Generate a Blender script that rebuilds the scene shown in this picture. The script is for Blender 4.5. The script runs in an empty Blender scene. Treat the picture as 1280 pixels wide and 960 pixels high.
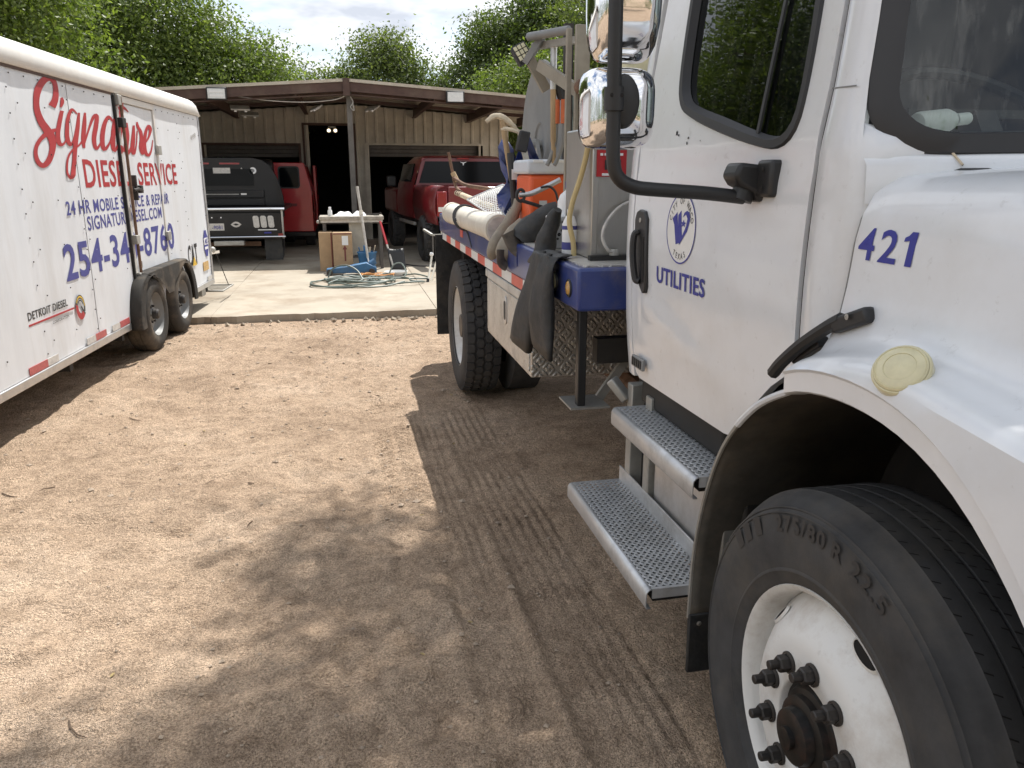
import bpy, math, random
import numpy as np
from mathutils import Vector, Matrix, noise as mnoise

sc = bpy.context.scene
COL = sc.collection
R = math.radians
random.seed(7)

# ------------------------------------------------------------------ camera
cam_d = bpy.data.cameras.new('camera')
cam = bpy.data.objects.new('camera', cam_d)
COL.objects.link(cam)
cam.location = (0, 0, 1.63)
cam.rotation_euler = (R(75.0), 0, R(-11.8))
cam_d.sensor_width = 36
cam_d.lens = 27.56
cam_d.clip_start = .05
cam_d.clip_end = 3000
sc.camera = cam

# ------------------------------------------------------------------ sky, sun, exposure
SUN = Vector((.27, .50, 1.0)).normalized()
world = bpy.data.worlds.new('World')
sc.world = world
world.use_nodes = True
wn, wl = world.node_tree.nodes, world.node_tree.links
wn.clear()
sky = wn.new('ShaderNodeTexSky')
sky.sky_type = 'NISHITA'
sky.sun_disc = False
sky.sun_elevation = math.asin(SUN.z)
sky.sun_rotation = math.atan2(SUN.x, SUN.y)
sky.air_density = 1.0
sky.dust_density = 1.2
wtc = wn.new('ShaderNodeTexCoord')
wsep = wn.new('ShaderNodeSeparateXYZ')
wl.new(wtc.outputs['Generated'], wsep.inputs[0])
wadd = wn.new('ShaderNodeMath'); wadd.operation = 'ADD'; wadd.inputs[1].default_value = .22
wabs = wn.new('ShaderNodeMath'); wabs.operation = 'ABSOLUTE'
wl.new(wsep.outputs['Z'], wabs.inputs[0]); wl.new(wabs.outputs[0], wadd.inputs[0])
wdiv = wn.new('ShaderNodeVectorMath'); wdiv.operation = 'DIVIDE'
wcmb = wn.new('ShaderNodeCombineXYZ')
for k in range(3): wl.new(wadd.outputs[0], wcmb.inputs[k])
wl.new(wtc.outputs['Generated'], wdiv.inputs[0]); wl.new(wcmb.outputs[0], wdiv.inputs[1])
cn = wn.new('ShaderNodeTexNoise')
cn.inputs['Scale'].default_value = 1.3; cn.inputs['Detail'].default_value = 6; cn.inputs['Roughness'].default_value = .55
cn.inputs['Distortion'].default_value = .35
wl.new(wdiv.outputs[0], cn.inputs['Vector'])
cr = wn.new('ShaderNodeValToRGB')
cr.color_ramp.elements[0].position = .36; cr.color_ramp.elements[0].color = (0, 0, 0, 1)
cr.color_ramp.elements[1].position = .47; cr.color_ramp.elements[1].color = (1, 1, 1, 1)
wl.new(cn.outputs['Fac'], cr.inputs[0])
cn2 = wn.new('ShaderNodeTexNoise')
cn2.inputs['Scale'].default_value = 3.1; cn2.inputs['Detail'].default_value = 4; cn2.inputs['Roughness'].default_value = .6
wl.new(wdiv.outputs[0], cn2.inputs['Vector'])
cr2 = wn.new('ShaderNodeValToRGB')
cr2.color_ramp.elements[0].position = .35; cr2.color_ramp.elements[0].color = (4.3, 4.6, 5.2, 1)
cr2.color_ramp.elements[1].position = .62; cr2.color_ramp.elements[1].color = (7.9, 8.0, 8.2, 1)
wl.new(cn2.outputs['Fac'], cr2.inputs[0])
wmix = wn.new('ShaderNodeMix'); wmix.data_type = 'RGBA'
wl.new(cr.outputs['Color'], wmix.inputs['Factor'])
wl.new(sky.outputs[0], wmix.inputs['A']); wl.new(cr2.outputs['Color'], wmix.inputs['B'])
wbg = wn.new('ShaderNodeBackground'); wbg.inputs['Strength'].default_value = .10
wl.new(wmix.outputs['Result'], wbg.inputs['Color'])
wout = wn.new('ShaderNodeOutputWorld')
wl.new(wbg.outputs[0], wout.inputs[0])

sun_d = bpy.data.lights.new('sun', 'SUN')
sun_d.energy = 4.0
sun_d.angle = R(.55)
sun_d.color = (1.0, .965, .91)
sun = bpy.data.objects.new('sun', sun_d)
COL.objects.link(sun)
sun.location = (8, 15, 30)
sun.rotation_euler = SUN.to_track_quat('Z', 'Y').to_euler()

sc.view_settings.view_transform = 'Standard'
sc.view_settings.look = 'None'
sc.view_settings.gamma = 1
sc.view_settings.exposure = .80
sc.cycles.max_bounces = 7
sc.cycles.diffuse_bounces = 3
sc.cycles.glossy_bounces = 3
sc.cycles.transmission_bounces = 4
sc.cycles.transparent_max_bounces = 8

# ------------------------------------------------------------------ materials
def M(name, col, rough=.6, metal=0., var=.12, vscale=4., bump=0., bscale=60., coat=0., dirt=None, dscale=2.5,
      damt=.5, spec=.5, coords='Object', bdist=.01, stretch=None, emit=None, trans=0., speck=0.):
    m = bpy.data.materials.new(name)
    m.use_nodes = True
    n, l = m.node_tree.nodes, m.node_tree.links
    b = n['Principled BSDF']
    b.inputs['Roughness'].default_value = rough
    b.inputs['Metallic'].default_value = metal
    b.inputs['Specular IOR Level'].default_value = spec
    if coat:
        b.inputs['Coat Weight'].default_value = coat
        b.inputs['Coat Roughness'].default_value = .08
    if trans:
        b.inputs['Transmission Weight'].default_value = trans
    tc = n.new('ShaderNodeTexCoord')
    vec = tc.outputs[coords]
    if stretch:
        mp = n.new('ShaderNodeMapping'); mp.inputs['Scale'].default_value = stretch
        l.new(vec, mp.inputs[0]); vec = mp.outputs[0]
    nz = n.new('ShaderNodeTexNoise')
    nz.inputs['Scale'].default_value = vscale; nz.inputs['Detail'].default_value = 4; nz.inputs['Roughness'].default_value = .65
    l.new(vec, nz.inputs['Vector'])
    rp = n.new('ShaderNodeValToRGB')
    rp.color_ramp.elements[0].position = .3; rp.color_ramp.elements[1].position = .7
    rp.color_ramp.elements[0].color = tuple(max(0, c*(1-var)) for c in col) + (1,)
    rp.color_ramp.elements[1].color = tuple(min(1, c*(1+var)) for c in col) + (1,)
    l.new(nz.outputs['Fac'], rp.inputs[0])
    out = rp.outputs['Color']
    if dirt:
        dn = n.new('ShaderNodeTexNoise')
        dn.inputs['Scale'].default_value = dscale; dn.inputs['Detail'].default_value = 6; dn.inputs['Roughness'].default_value = .7
        l.new(vec, dn.inputs['Vector'])
        dr = n.new('ShaderNodeValToRGB')
        dr.color_ramp.elements[0].position = .48; dr.color_ramp.elements[0].color = (0, 0, 0, 1)
        dr.color_ramp.elements[1].position = .72; dr.color_ramp.elements[1].color = (damt, damt, damt, 1)
        l.new(dn.outputs['Fac'], dr.inputs[0])
        mx = n.new('ShaderNodeMix'); mx.data_type = 'RGBA'
        l.new(dr.outputs['Color'], mx.inputs['Factor']); l.new(out, mx.inputs['A'])
        mx.inputs['B'].default_value = tuple(dirt) + (1,)
        out = mx.outputs['Result']
        mr = n.new('ShaderNodeMath'); mr.operation = 'MULTIPLY_ADD'
        mr.inputs[1].default_value = .35; mr.inputs[2].default_value = rough
        l.new(dr.outputs['Color'], mr.inputs[0]); l.new(mr.outputs[0], b.inputs['Roughness'])
    if speck:
        sn = n.new('ShaderNodeTexNoise'); sn.inputs['Scale'].default_value = 26; sn.inputs['Detail'].default_value = 6; sn.inputs['Roughness'].default_value = .7
        l.new(vec, sn.inputs['Vector'])
        sr = n.new('ShaderNodeMapRange'); sr.inputs[1].default_value = .61; sr.inputs[2].default_value = .74; sr.inputs[4].default_value = speck; l.new(sn.outputs['Fac'], sr.inputs[0])
        sx = n.new('ShaderNodeMix'); sx.data_type = 'RGBA'; l.new(sr.outputs[0], sx.inputs['Factor']); l.new(out, sx.inputs['A']); sx.inputs['B'].default_value = (.22, .20, .17, 1); out = sx.outputs['Result']
    l.new(out, b.inputs['Base Color'])
    if bump:
        bn = n.new('ShaderNodeTexNoise')
        bn.inputs['Scale'].default_value = bscale; bn.inputs['Detail'].default_value = 3
        l.new(vec, bn.inputs['Vector'])
        bp = n.new('ShaderNodeBump'); bp.inputs['Strength'].default_value = bump; bp.inputs['Distance'].default_value = bdist
        l.new(bn.outputs['Fac'], bp.inputs['Height']); l.new(bp.outputs[0], b.inputs['Normal'])
    if emit:
        b.inputs['Emission Color'].default_value = tuple(emit[:3]) + (1,)
        b.inputs['Emission Strength'].default_value = emit[3]
    return m

DUST = (.33, .25, .17)
mt = {}
mt['paint'] = M('truck_white_paint', (.71, .73, .755), .30, var=.02, coat=.6, dirt=(.50, .47, .42), damt=.30, dscale=2.2, speck=.32)
mt['trailer'] = M('trailer_white_sheet', (.69, .71, .735), .42, var=.05, dirt=(.46, .43, .39), damt=.38, dscale=1.6, stretch=(1, 1.6, .35), bump=.08, bscale=3, bdist=.02)
mt['rail'] = M('trailer_roof_rail', (.66, .645, .61), .45, var=.06, dirt=(.4, .33, .26), damt=.35, dscale=4)
mt['alu'] = M('aluminium', (.62, .62, .62), .36, .85, var=.08, dirt=(.25, .23, .2), damt=.4, dscale=6)
mt['alustep'] = M('step_aluminium', (.60, .61, .62), .42, .55, var=.10, vscale=9, dirt=(.22, .2, .17), damt=.55, dscale=5)
mt['steel'] = M('stainless_sheet', (.50, .485, .45), .30, .8, var=.12, stretch=(1, 1, .25), dirt=(.28, .24, .18), damt=.5, dscale=4)
mt['tanpaint'] = M('tan_rack_paint', (.30, .27, .215), .6, var=.15, dirt=(.16, .13, .10), damt=.5, dscale=7)
mt['galv'] = M('galvanised_steel', (.40, .39, .36), .55, .5, var=.18, dirt=(.2, .17, .13), damt=.5, dscale=6)
mt['chrome'] = M('chrome', (.82, .82, .83), .06, 1., var=.02)
mt['black'] = M('black_plastic', (.022, .022, .023), .45, var=.2, bump=.1, bscale=300, bdist=.001)
mt['blackdirty'] = M('dirty_black_steel', (.022, .021, .020), .65, var=.3, dirt=(.09, .07, .05), damt=.4, dscale=5)
mt['flare'] = M('dusty_fender_plastic', (.085, .078, .066), .8, var=.3, vscale=8, dirt=(.17, .14, .105), damt=.6, dscale=9)
mt['gasket'] = M('rubber_gasket', (.028, .028, .030), .55, var=.15)
mt['tyre'] = M('tyre_rubber', (.056, .056, .057), .76, var=.25, vscale=9, dirt=(.15, .13, .105), damt=.40, dscale=4, bump=.15, bscale=180, bdist=.002, spec=.3)
mt['tyredust'] = M('dusty_tyre', (.045, .042, .038), .8, var=.3, dirt=(.24, .19, .14), damt=.6, dscale=3, bump=.2, bscale=120, bdist=.003, spec=.2)
mt['tyreprint'] = M('tyre_raised_letters', (.036, .036, .037), .55, var=.2)
mt['rim'] = M('white_steel_rim', (.74, .735, .71), .40, var=.04, dirt=(.33, .25, .18), damt=.45, dscale=8, speck=.3)
mt['nut'] = M('lug_nut_steel', (.06, .055, .052), .5, .6, var=.25)
mt['hub'] = M('recess_shade_hub', (.011, .0105, .010), .4, .2, var=.4, dirt=(.12, .05, .03), damt=.4, dscale=20)  # near-black base carries the shade of the hub recess, dirt flecks on top
mt['blue'] = M('blue_truck_paint', (.020, .040, .18), .38, var=.15, coat=.3, dirt=(.2, .17, .14), damt=.45, dscale=5)
mt['navy'] = M('blue_vinyl', (.03, .035, .27), .5, var=.05)
mt['navyfaded'] = M('faded_blue_vinyl', (.060, .064, .25), .55, var=.10, vscale=20)
mt['redvinyl'] = M('faded_red_vinyl', (.38, .030, .034), .5, var=.08, vscale=10)
mt['redstrip'] = M('red_reflective_tape', (.42, .10, .10), .4, var=.2, vscale=30)
mt['redbright'] = M('red_white_tape_red', (.62, .09, .06), .4, var=.15)
mt['greystrip'] = M('silver_reflective_tape', (.52, .50, .47), .4, var=.2, vscale=30)
mt['whiteplastic'] = M('white_plastic', (.74, .74, .72), .4, var=.04, dirt=(.5, .44, .36), damt=.3)
mt['blackvinyl'] = M('black_vinyl', (.03, .03, .03), .5, var=.1)
mt['yellow'] = M('yellow_print', (.65, .42, .05), .5, var=.1)
mt['tan'] = M('tan_sticker', (.52, .34, .14), .6, var=.4, vscale=60)
mt['concrete'] = M('concrete', (.36, .315, .25), .9, var=.14, vscale=1.3, dirt=(.21, .155, .105), damt=.8, dscale=.9, bump=.35, bscale=40, bdist=.006)
mt['brownsteel'] = M('red_oxide_steel', (.075, .040, .031), .65, var=.2, dirt=(.2, .16, .12), damt=.4)
mt['darksteel'] = M('grey_post_steel', (.115, .105, .095), .6, var=.25)
mt['roofsheet'] = M('beige_roof_sheet', (.48, .44, .365), .6, var=.12, dirt=(.25, .17, .12), damt=.4)
mt['wallsheet'] = M('beige_wall_sheet', (.52, .49, .415), .6, var=.10, dirt=(.15, .125, .09), damt=.4, dscale=1.2)
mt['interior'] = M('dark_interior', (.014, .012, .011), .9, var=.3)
mt['blackpaint'] = M('black_vehicle_paint', (.006, .006, .007), .4, var=.2, coat=.2, dirt=(.03, .027, .023), damt=.4, spec=.3)
mt['redpaint'] = M('red_vehicle_paint', (.42, .012, .020), .3, var=.1, coat=.7)
mt['maroon'] = M('maroon_vehicle_paint', (.155, .009, .013), .36, var=.12, coat=.5, dirt=(.10, .05, .04), damt=.3)
mt['redlens'] = M('red_lens', (.24, .008, .010), .2, var=.1, coat=.5)
mt['whitelens'] = M('white_lens', (.7, .68, .66), .2, var=.05, coat=.5)
mt['amber'] = M('amber_lens', (.50, .27, .06), .25, var=.1, coat=.4)
mt['cream'] = M('cream_lens', (.62, .57, .36), .3, var=.1, vscale=30, coat=.4)
mt['card'] = M('cardboard', (.40, .27, .155), .85, var=.1, vscale=12)
mt['tape'] = M('packing_tape', (.16, .035, .03), .5, var=.2)
mt['paper'] = M('paper', (.75, .74, .71), .8, var=.05)
mt['plywood'] = M('weathered_tabletop', (.34, .31, .26), .8, var=.3, vscale=15, bump=.3, bscale=50)
mt['wood'] = M('worn_wood', (.42, .30, .17), .7, var=.25, stretch=(1, 1, .15), vscale=30)
mt['palewood'] = M('pale_wood', (.56, .47, .34), .7, var=.25, vscale=25)
mt['greywood'] = M('grey_handle', (.50, .47, .42), .7, var=.2, vscale=20)
mt['orange'] = M('orange_plastic', (.72, .115, .03), .42, var=.06)
mt['orangegrip'] = M('orange_grip', (.60, .15, .055), .55, var=.15, vscale=30)
mt['coolerlid'] = M('grey_white_plastic', (.60, .63, .68), .45, var=.06, dirt=(.4, .37, .33), damt=.3)
mt['rubberblack'] = M('black_wader_rubber', (.022, .023, .024), .55, var=.3, vscale=7, dirt=(.14, .12, .095), damt=.4, dscale=6, bump=.5, bscale=14, bdist=.02)
mt['rubbergrey'] = M('muddy_boot_rubber', (.30, .265, .21), .65, var=.2, vscale=8, dirt=(.15, .11, .075), damt=.6, dscale=8, bump=.3, bscale=20, bdist=.01)
mt['sole'] = M('boot_sole', (.12, .10, .08), .8, var=.4, vscale=20)
mt['pvc'] = M('pvc_pipe', (.68, .64, .55), .45, var=.06, dirt=(.4, .33, .25), damt=.35, dscale=6)
mt['hoseyellow'] = M('yellow_hose', (.55, .44, .22), .5, var=.12)
mt['hosegreen'] = M('grey_green_hose', (.12, .15, .13), .5, var=.2)
mt['cordorange'] = M('orange_cord', (.55, .26, .08), .6, var=.2)
mt['bluegear'] = M('blue_tool_paint', (.03, .13, .27), .5, var=.3, dirt=(.1, .09, .08), damt=.5)
mt['rust'] = M('rusty_steel', (.17, .10, .065), .8, .2, var=.4, vscale=20)
mt['greypaint'] = M('dark_grey_reel_paint', (.21, .215, .215), .5, var=.15, dirt=(.3, .26, .2), damt=.4)
mt['signred'] = M('red_placard', (.42, .02, .025), .5, var=.08)
mt['chunk'] = M('rubble', (.30, .25, .19), .9, var=.2)
mt['white'] = M('white_print', (.78, .78, .78), .5, var=.02)
mt['lit'] = M('lit_lamp', (.9, .85, .7), .4, emit=(1, .85, .6, 3))
mt['led'] = M('floodlight_glass', (.72, .74, .74), .15, var=.1, vscale=20, coat=.6)
mt['seat'] = M('cab_interior', (.022, .022, .024), .8, var=.2)
mt['dash'] = M('dashboard_vinyl', (.035, .035, .034), .7, var=.2)
mt['bark'] = M('bark', (.13, .10, .075), .9, var=.35, vscale=12, bump=.8, bscale=20, bdist=.05)
mt['twig'] = M('dry_twig', (.13, .09, .06), .9, var=.3)
mt['dryleaf'] = M('dry_leaf', (.36, .27, .12), .8, var=.35, vscale=15)
mt['stone'] = M('pebble', (.38, .30, .225), .85, var=.3, vscale=9)

def glass_mat(name, tint, dark, streaks=0.):
    m = bpy.data.materials.new(name); m.use_nodes = True
    n, l = m.node_tree.nodes, m.node_tree.links
    n.clear()
    o = n.new('ShaderNodeOutputMaterial'); g = n.new('ShaderNodeBsdfGlossy'); t = n.new('ShaderNodeBsdfTransparent'); x = n.new('ShaderNodeMixShader')
    g.inputs['Roughness'].default_value = .015; g.inputs['Color'].default_value = (.95, .97, 1, 1)
    t.inputs['Color'].default_value = tint + (1,)
    lw = n.new('ShaderNodeLayerWeight'); lw.inputs['Blend'].default_value = .5
    pw = n.new('ShaderNodeMath'); pw.operation = 'POWER'; pw.inputs[1].default_value = 5; l.new(lw.outputs['Facing'], pw.inputs[0])
    f = n.new('ShaderNodeMath'); f.operation = 'MULTIPLY_ADD'; f.inputs[1].default_value = .9; f.inputs[2].default_value = dark; l.new(pw.outputs[0], f.inputs[0])
    tc = n.new('ShaderNodeTexCoord'); nz = n.new('ShaderNodeTexNoise'); nz.inputs['Scale'].default_value = 5
    bp = n.new('ShaderNodeBump'); bp.inputs['Strength'].default_value = .03; bp.inputs['Distance'].default_value = .02
    l.new(tc.outputs['Object'], nz.inputs['Vector']); l.new(nz.outputs['Fac'], bp.inputs['Height']); l.new(bp.outputs[0], g.inputs['Normal'])
    l.new(f.outputs[0], x.inputs[0]); l.new(t.outputs[0], x.inputs[1]); l.new(g.outputs[0], x.inputs[2]); last = x.outputs[0]
    if streaks:
        mp = n.new('ShaderNodeMapping'); mp.inputs['Scale'].default_value = (9, 9, 1.3); l.new(tc.outputs['Object'], mp.inputs[0])
        sn = n.new('ShaderNodeTexNoise'); sn.inputs['Scale'].default_value = 3.2; sn.inputs['Detail'].default_value = 9; sn.inputs['Roughness'].default_value = .72; l.new(mp.outputs[0], sn.inputs['Vector'])
        sr = n.new('ShaderNodeMapRange'); sr.inputs[1].default_value = .50; sr.inputs[2].default_value = .78; sr.inputs[4].default_value = streaks; l.new(sn.outputs['Fac'], sr.inputs[0])
        df = n.new('ShaderNodeBsdfDiffuse'); df.inputs['Color'].default_value = (.62, .64, .62, 1); x2 = n.new('ShaderNodeMixShader')
        l.new(sr.outputs[0], x2.inputs[0]); l.new(x.outputs[0], x2.inputs[1]); l.new(df.outputs[0], x2.inputs[2]); last = x2.outputs[0]
    l.new(last, o.inputs[0])
    return m
mt['glass'] = glass_mat('tinted_window_glass', (.34, .38, .36), .085, .05)
mt['clearglass'] = glass_mat('windshield_glass', (.66, .72, .68), .045, .20)
mt['tintglass'] = M('dark_tinted_glass', (.004, .005, .006), .08, var=.1, spec=.16)

def plate_mat(name, col, scale, rot=45):
    m = M(name, col, .42, .7, var=.12, dirt=(.2, .17, .13), damt=.45, dscale=6)
    n, l = m.node_tree.nodes, m.node_tree.links
    tc0 = n.new('ShaderNodeTexCoord'); sx = n.new('ShaderNodeSeparateXYZ'); ad = n.new('ShaderNodeMath'); tc = n.new('ShaderNodeCombineXYZ')
    l.new(tc0.outputs['Object'], sx.inputs[0]); l.new(sx.outputs['X'], ad.inputs[0]); l.new(sx.outputs['Y'], ad.inputs[1]); l.new(ad.outputs[0], tc.inputs['Y']); l.new(sx.outputs['Z'], tc.inputs['Z'])
    h = []
    for k, a in enumerate((rot, -rot)):
        mp = n.new('ShaderNodeMapping'); mp.inputs['Scale'].default_value = (0, scale, scale*.38); rm = n.new('ShaderNodeMapping'); rm.inputs['Rotation'].default_value = (R(a), 0, 0)
        mp.inputs['Location'].default_value = (0, .5*k, .5*k)
        v = n.new('ShaderNodeTexVoronoi'); v.inputs['Scale'].default_value = 1; v.inputs['Randomness'].default_value = 0
        l.new(tc.outputs[0], rm.inputs[0]); l.new(rm.outputs[0], mp.inputs[0]); l.new(mp.outputs[0], v.inputs['Vector'])
        mr = n.new('ShaderNodeMapRange'); mr.inputs[1].default_value = .2; mr.inputs[2].default_value = .36; mr.inputs[3].default_value = 1; mr.inputs[4].default_value = 0
        l.new(v.outputs['Distance'], mr.inputs[0]); h.append(mr.outputs[0])
    mx = n.new('ShaderNodeMath'); mx.operation = 'MAXIMUM'; l.new(h[0], mx.inputs[0]); l.new(h[1], mx.inputs[1])
    bp = n.new('ShaderNodeBump'); bp.inputs['Strength'].default_value = .7; bp.inputs['Distance'].default_value = .005
    l.new(mx.outputs[0], bp.inputs['Height']); l.new(bp.outputs[0], n['Principled BSDF'].inputs['Normal'])
    return m
mt['plate'] = plate_mat('diamond_plate', (.62, .60, .56), 46)

def leaf_mat(name, c1, c2):
    m = bpy.data.materials.new(name); m.use_nodes = True
    n, l = m.node_tree.nodes, m.node_tree.links
    b = n['Principled BSDF']; b.inputs['Roughness'].default_value = .5; b.inputs['Specular IOR Level'].default_value = .35
    g = n.new('ShaderNodeNewGeometry'); rp = n.new('ShaderNodeValToRGB')
    rp.color_ramp.elements[0].color = c1 + (1,); rp.color_ramp.elements[1].color = c2 + (1,)
    l.new(g.outputs['Random Per Island'], rp.inputs[0]); l.new(rp.outputs[0], b.inputs['Base Color'])
    t = n.new('ShaderNodeBsdfTranslucent'); x = n.new('ShaderNodeMixShader'); x.inputs[0].default_value = .42
    mu = n.new('ShaderNodeMix'); mu.data_type = 'RGBA'; mu.blend_type = 'MULTIPLY'; mu.inputs['Factor'].default_value = 1
    mu.inputs['B'].default_value = (1.35, 1.5, .5, 1)
    l.new(rp.outputs[0], mu.inputs['A']); l.new(mu.outputs['Result'], t.inputs['Color'])
    o = n['Material Output']
    l.new(b.outputs[0], x.inputs[1]); l.new(t.outputs[0], x.inputs[2]); l.new(x.outputs[0], o.inputs[0])
    return m
mt['leafA'] = leaf_mat('bright_leaves', (.056, .090, .022), (.185, .235, .066))
mt['leafB'] = leaf_mat('olive_leaves', (.056, .084, .028), (.160, .195, .072))
mt['leafC'] = leaf_mat('deep_leaves', (.044, .070, .023), (.128, .168, .054))

# ------------------------------------------------------------------ helpers
PM = {}
class MB:
    def __init__(s): s.v = []; s.f = []
    def add(s, vs, fs):
        o = len(s.v); s.v += [tuple(p) for p in vs]; s.f += [tuple(i+o for i in f) for f in fs]; return s
    def box(s, x0, x1, y0, y1, z0, z1):
        return s.add([(x0,y0,z0),(x1,y0,z0),(x1,y1,z0),(x0,y1,z0),(x0,y0,z1),(x1,y0,z1),(x1,y1,z1),(x0,y1,z1)],
                     [(0,3,2,1),(4,5,6,7),(0,1,5,4),(1,2,6,5),(2,3,7,6),(3,0,4,7)])
    def obox(s, c, size, rot=(0,0,0)):
        m = Matrix.Translation(c) @ Matrix.Rotation(rot[2],4,'Z') @ Matrix.Rotation(rot[1],4,'Y') @ Matrix.Rotation(rot[0],4,'X')
        a,b,d = size[0]/2,size[1]/2,size[2]/2
        t = MB().box(-a,a,-b,b,-d,d)
        return s.add([m @ Vector(p) for p in t.v], t.f)
    def bar(s, p, q, w, h, up=(0,0,1)):
        p, q = Vector(p), Vector(q); d = (q-p).normalized(); u = Vector(up)
        if abs(d.dot(u)) > .98: u = Vector((0,1,0))
        a = d.cross(u).normalized()*w/2; b = a.cross(d).normalized()*h/2
        vs = [p-a-b,p+a-b,p+a+b,p-a+b,q-a-b,q+a-b,q+a+b,q-a+b]
        return s.add(vs, [(0,3,2,1),(4,5,6,7),(0,1,5,4),(1,2,6,5),(2,3,7,6),(3,0,4,7)])
    def prism(s, poly, axis, a0, a1):
        n = len(poly); vs = []
        for a in (a0, a1):
            for (u, w) in poly:
                vs.append((a,u,w) if axis=='x' else (u,a,w) if axis=='y' else (u,w,a))
        return s.add(vs, [tuple(range(n)), tuple(range(2*n-1,n-1,-1))] + [(i,(i+1)%n,n+(i+1)%n,n+i) for i in range(n)])
    def tube(s, pts, r, n=10, closed=False, caps=True, flat=1.):
        P = [Vector(p) for p in pts]; m = len(P); rr = r if isinstance(r,(list,tuple)) else [r]*m
        ref = None; vs = []
        for i in range(m):
            if closed: d = P[(i+1)%m]-P[i-1]
            else: d = P[min(i+1,m-1)]-P[max(i-1,0)]
            d.normalize()
            if ref is None: ref = d.orthogonal().normalized()
            ref = (ref-d*ref.dot(d)).normalized(); b = d.cross(ref)
            for k in range(n):
                a = 2*math.pi*k/n
                vs.append(P[i]+(ref*math.cos(a)+b*math.sin(a)*flat)*rr[i])
        fs = []
        for i in range(m if closed else m-1):
            j = (i+1)%m
            for k in range(n): fs.append((i*n+k,i*n+(k+1)%n,j*n+(k+1)%n,j*n+k))
        if caps and not closed: fs += [tuple(range(n-1,-1,-1)), tuple(range((m-1)*n,m*n))]
        return s.add(vs, fs)
    def lathe(s, prof, c, axis='x', n=32, caps=False):
        vs = []
        for (r, h) in prof:
            for k in range(n):
                a = 2*math.pi*k/n; u, w = r*math.cos(a), r*math.sin(a)
                vs.append((c[0]+h,c[1]+u,c[2]+w) if axis=='x' else (c[0]+u,c[1]+h,c[2]+w) if axis=='y' else (c[0]+u,c[1]+w,c[2]+h))
        fs = [(i*n+k,i*n+(k+1)%n,(i+1)*n+(k+1)%n,(i+1)*n+k) for i in range(len(prof)-1) for k in range(n)]
        if caps: fs += [tuple(range(n)), tuple(range((len(prof)-1)*n,len(prof)*n))]
        return s.add(vs, fs)
    def grid(s, rows, closed=False):
        m, n = len(rows), len(rows[0]); vs = [p for r in rows for p in r]
        return s.add(vs, [(i*n+j,i*n+(j+1)%n,(i+1)*n+(j+1)%n,(i+1)*n+j) for i in range(m-1) for j in range(n if closed else n-1)])
    def sphere(s, c, r, n=12, m=8, sc=(1,1,1)):
        rows = []
        for i in range(m+1):
            t = math.pi*i/m
            rows.append([(c[0]+r*sc[0]*max(math.sin(t),.01)*math.cos(2*math.pi*k/n), c[1]+r*sc[1]*max(math.sin(t),.01)*math.sin(2*math.pi*k/n), c[2]+r*sc[2]*math.cos(t)) for k in range(n)])
        return s.grid(rows, True)
    def map(s, fn): s.v = [tuple(fn(*p)) for p in s.v]; return s
    def mesh(s, name, m):
        me = bpy.data.meshes.new(name); me.from_pydata(s.v, [], s.f); me.materials.append(mt[m] if isinstance(m,str) else m)
        return me
    def build(s, name, m, parent=None, local=False, smooth=35, bevel=0., seg=2, solid=0., recalc=True):
        me = s.mesh(name, m)
        if recalc:
            import bmesh
            bm = bmesh.new(); bm.from_mesh(me); bmesh.ops.recalc_face_normals(bm, faces=bm.faces); bm.to_mesh(me); bm.free()
        if smooth:
            me.polygons.foreach_set('use_smooth', [True]*len(me.polygons)); me.set_sharp_from_angle(angle=R(smooth))
        o = bpy.data.objects.new(name, me); COL.objects.link(o)
        if parent: attach(o, parent, local)
        if solid:
            k = o.modifiers.new('thick','SOLIDIFY'); k.thickness = solid; k.offset = -1
        if bevel:
            k = o.modifiers.new('bev','BEVEL'); k.width = bevel; k.segments = seg; k.limit_method = 'ANGLE'; k.angle_limit = R(40); k.harden_normals = False
        return o
def attach(o, parent, local=False):
    o.parent = parent
    if not local and parent.name in PM: o.matrix_parent_inverse = PM[parent.name].inverted()
def tag(o, label, cat, group=None):
    o['label'] = label; o['category'] = cat
    if group: o['group'] = group
    return o
def struct(o, kind='structure', label=None):
    o['kind'] = kind
    if label: o['label'] = label
    return o
def thing(name, label, cat, loc=(0,0,0), rz=0., group=None):
    o = bpy.data.objects.new(name, None); COL.objects.link(o)
    o.location = loc; o.rotation_euler = (0,0,rz); o.empty_display_size = .1
    PM[o.name] = Matrix.Translation(loc) @ Matrix.Rotation(rz,4,'Z')
    return tag(o, label, cat, group)
def B(x0,x1,y0,y1,z0,z1): return MB().box(x0,x1,y0,y1,z0,z1)
def rrect(u0,u1,v0,v1,r,n=5):
    o = []
    for (cu,cv,a0) in ((u1-r,v1-r,0),(u0+r,v1-r,90),(u0+r,v0+r,180),(u1-r,v0+r,270)):
        for k in range(n+1):
            a = R(a0+90*k/n); o.append((cu+r*math.cos(a),cv+r*math.sin(a)))
    return o
def spline(P, m=8, closed=False):
    P = [Vector(p) for p in P]; n = len(P); o = []
    for i in range(n if closed else n-1):
        g = (lambda k: P[k%n]) if closed else (lambda k: P[k] if 0<=k<n else (2*P[0]-P[1] if k<0 else 2*P[-1]-P[-2]))
        a,b,c,d = g(i-1),g(i),g(i+1),g(i+2)
        for k in range(m):
            t = k/m; o.append(.5*((2*b)+(c-a)*t+(2*a-5*b+4*c-d)*t*t+(3*b-a-3*c+d)*t**3))
    if not closed: o.append(P[-1])
    return o
def interp(x, xs, ys): return float(np.interp(x, xs, ys))
_tc = {}
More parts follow.
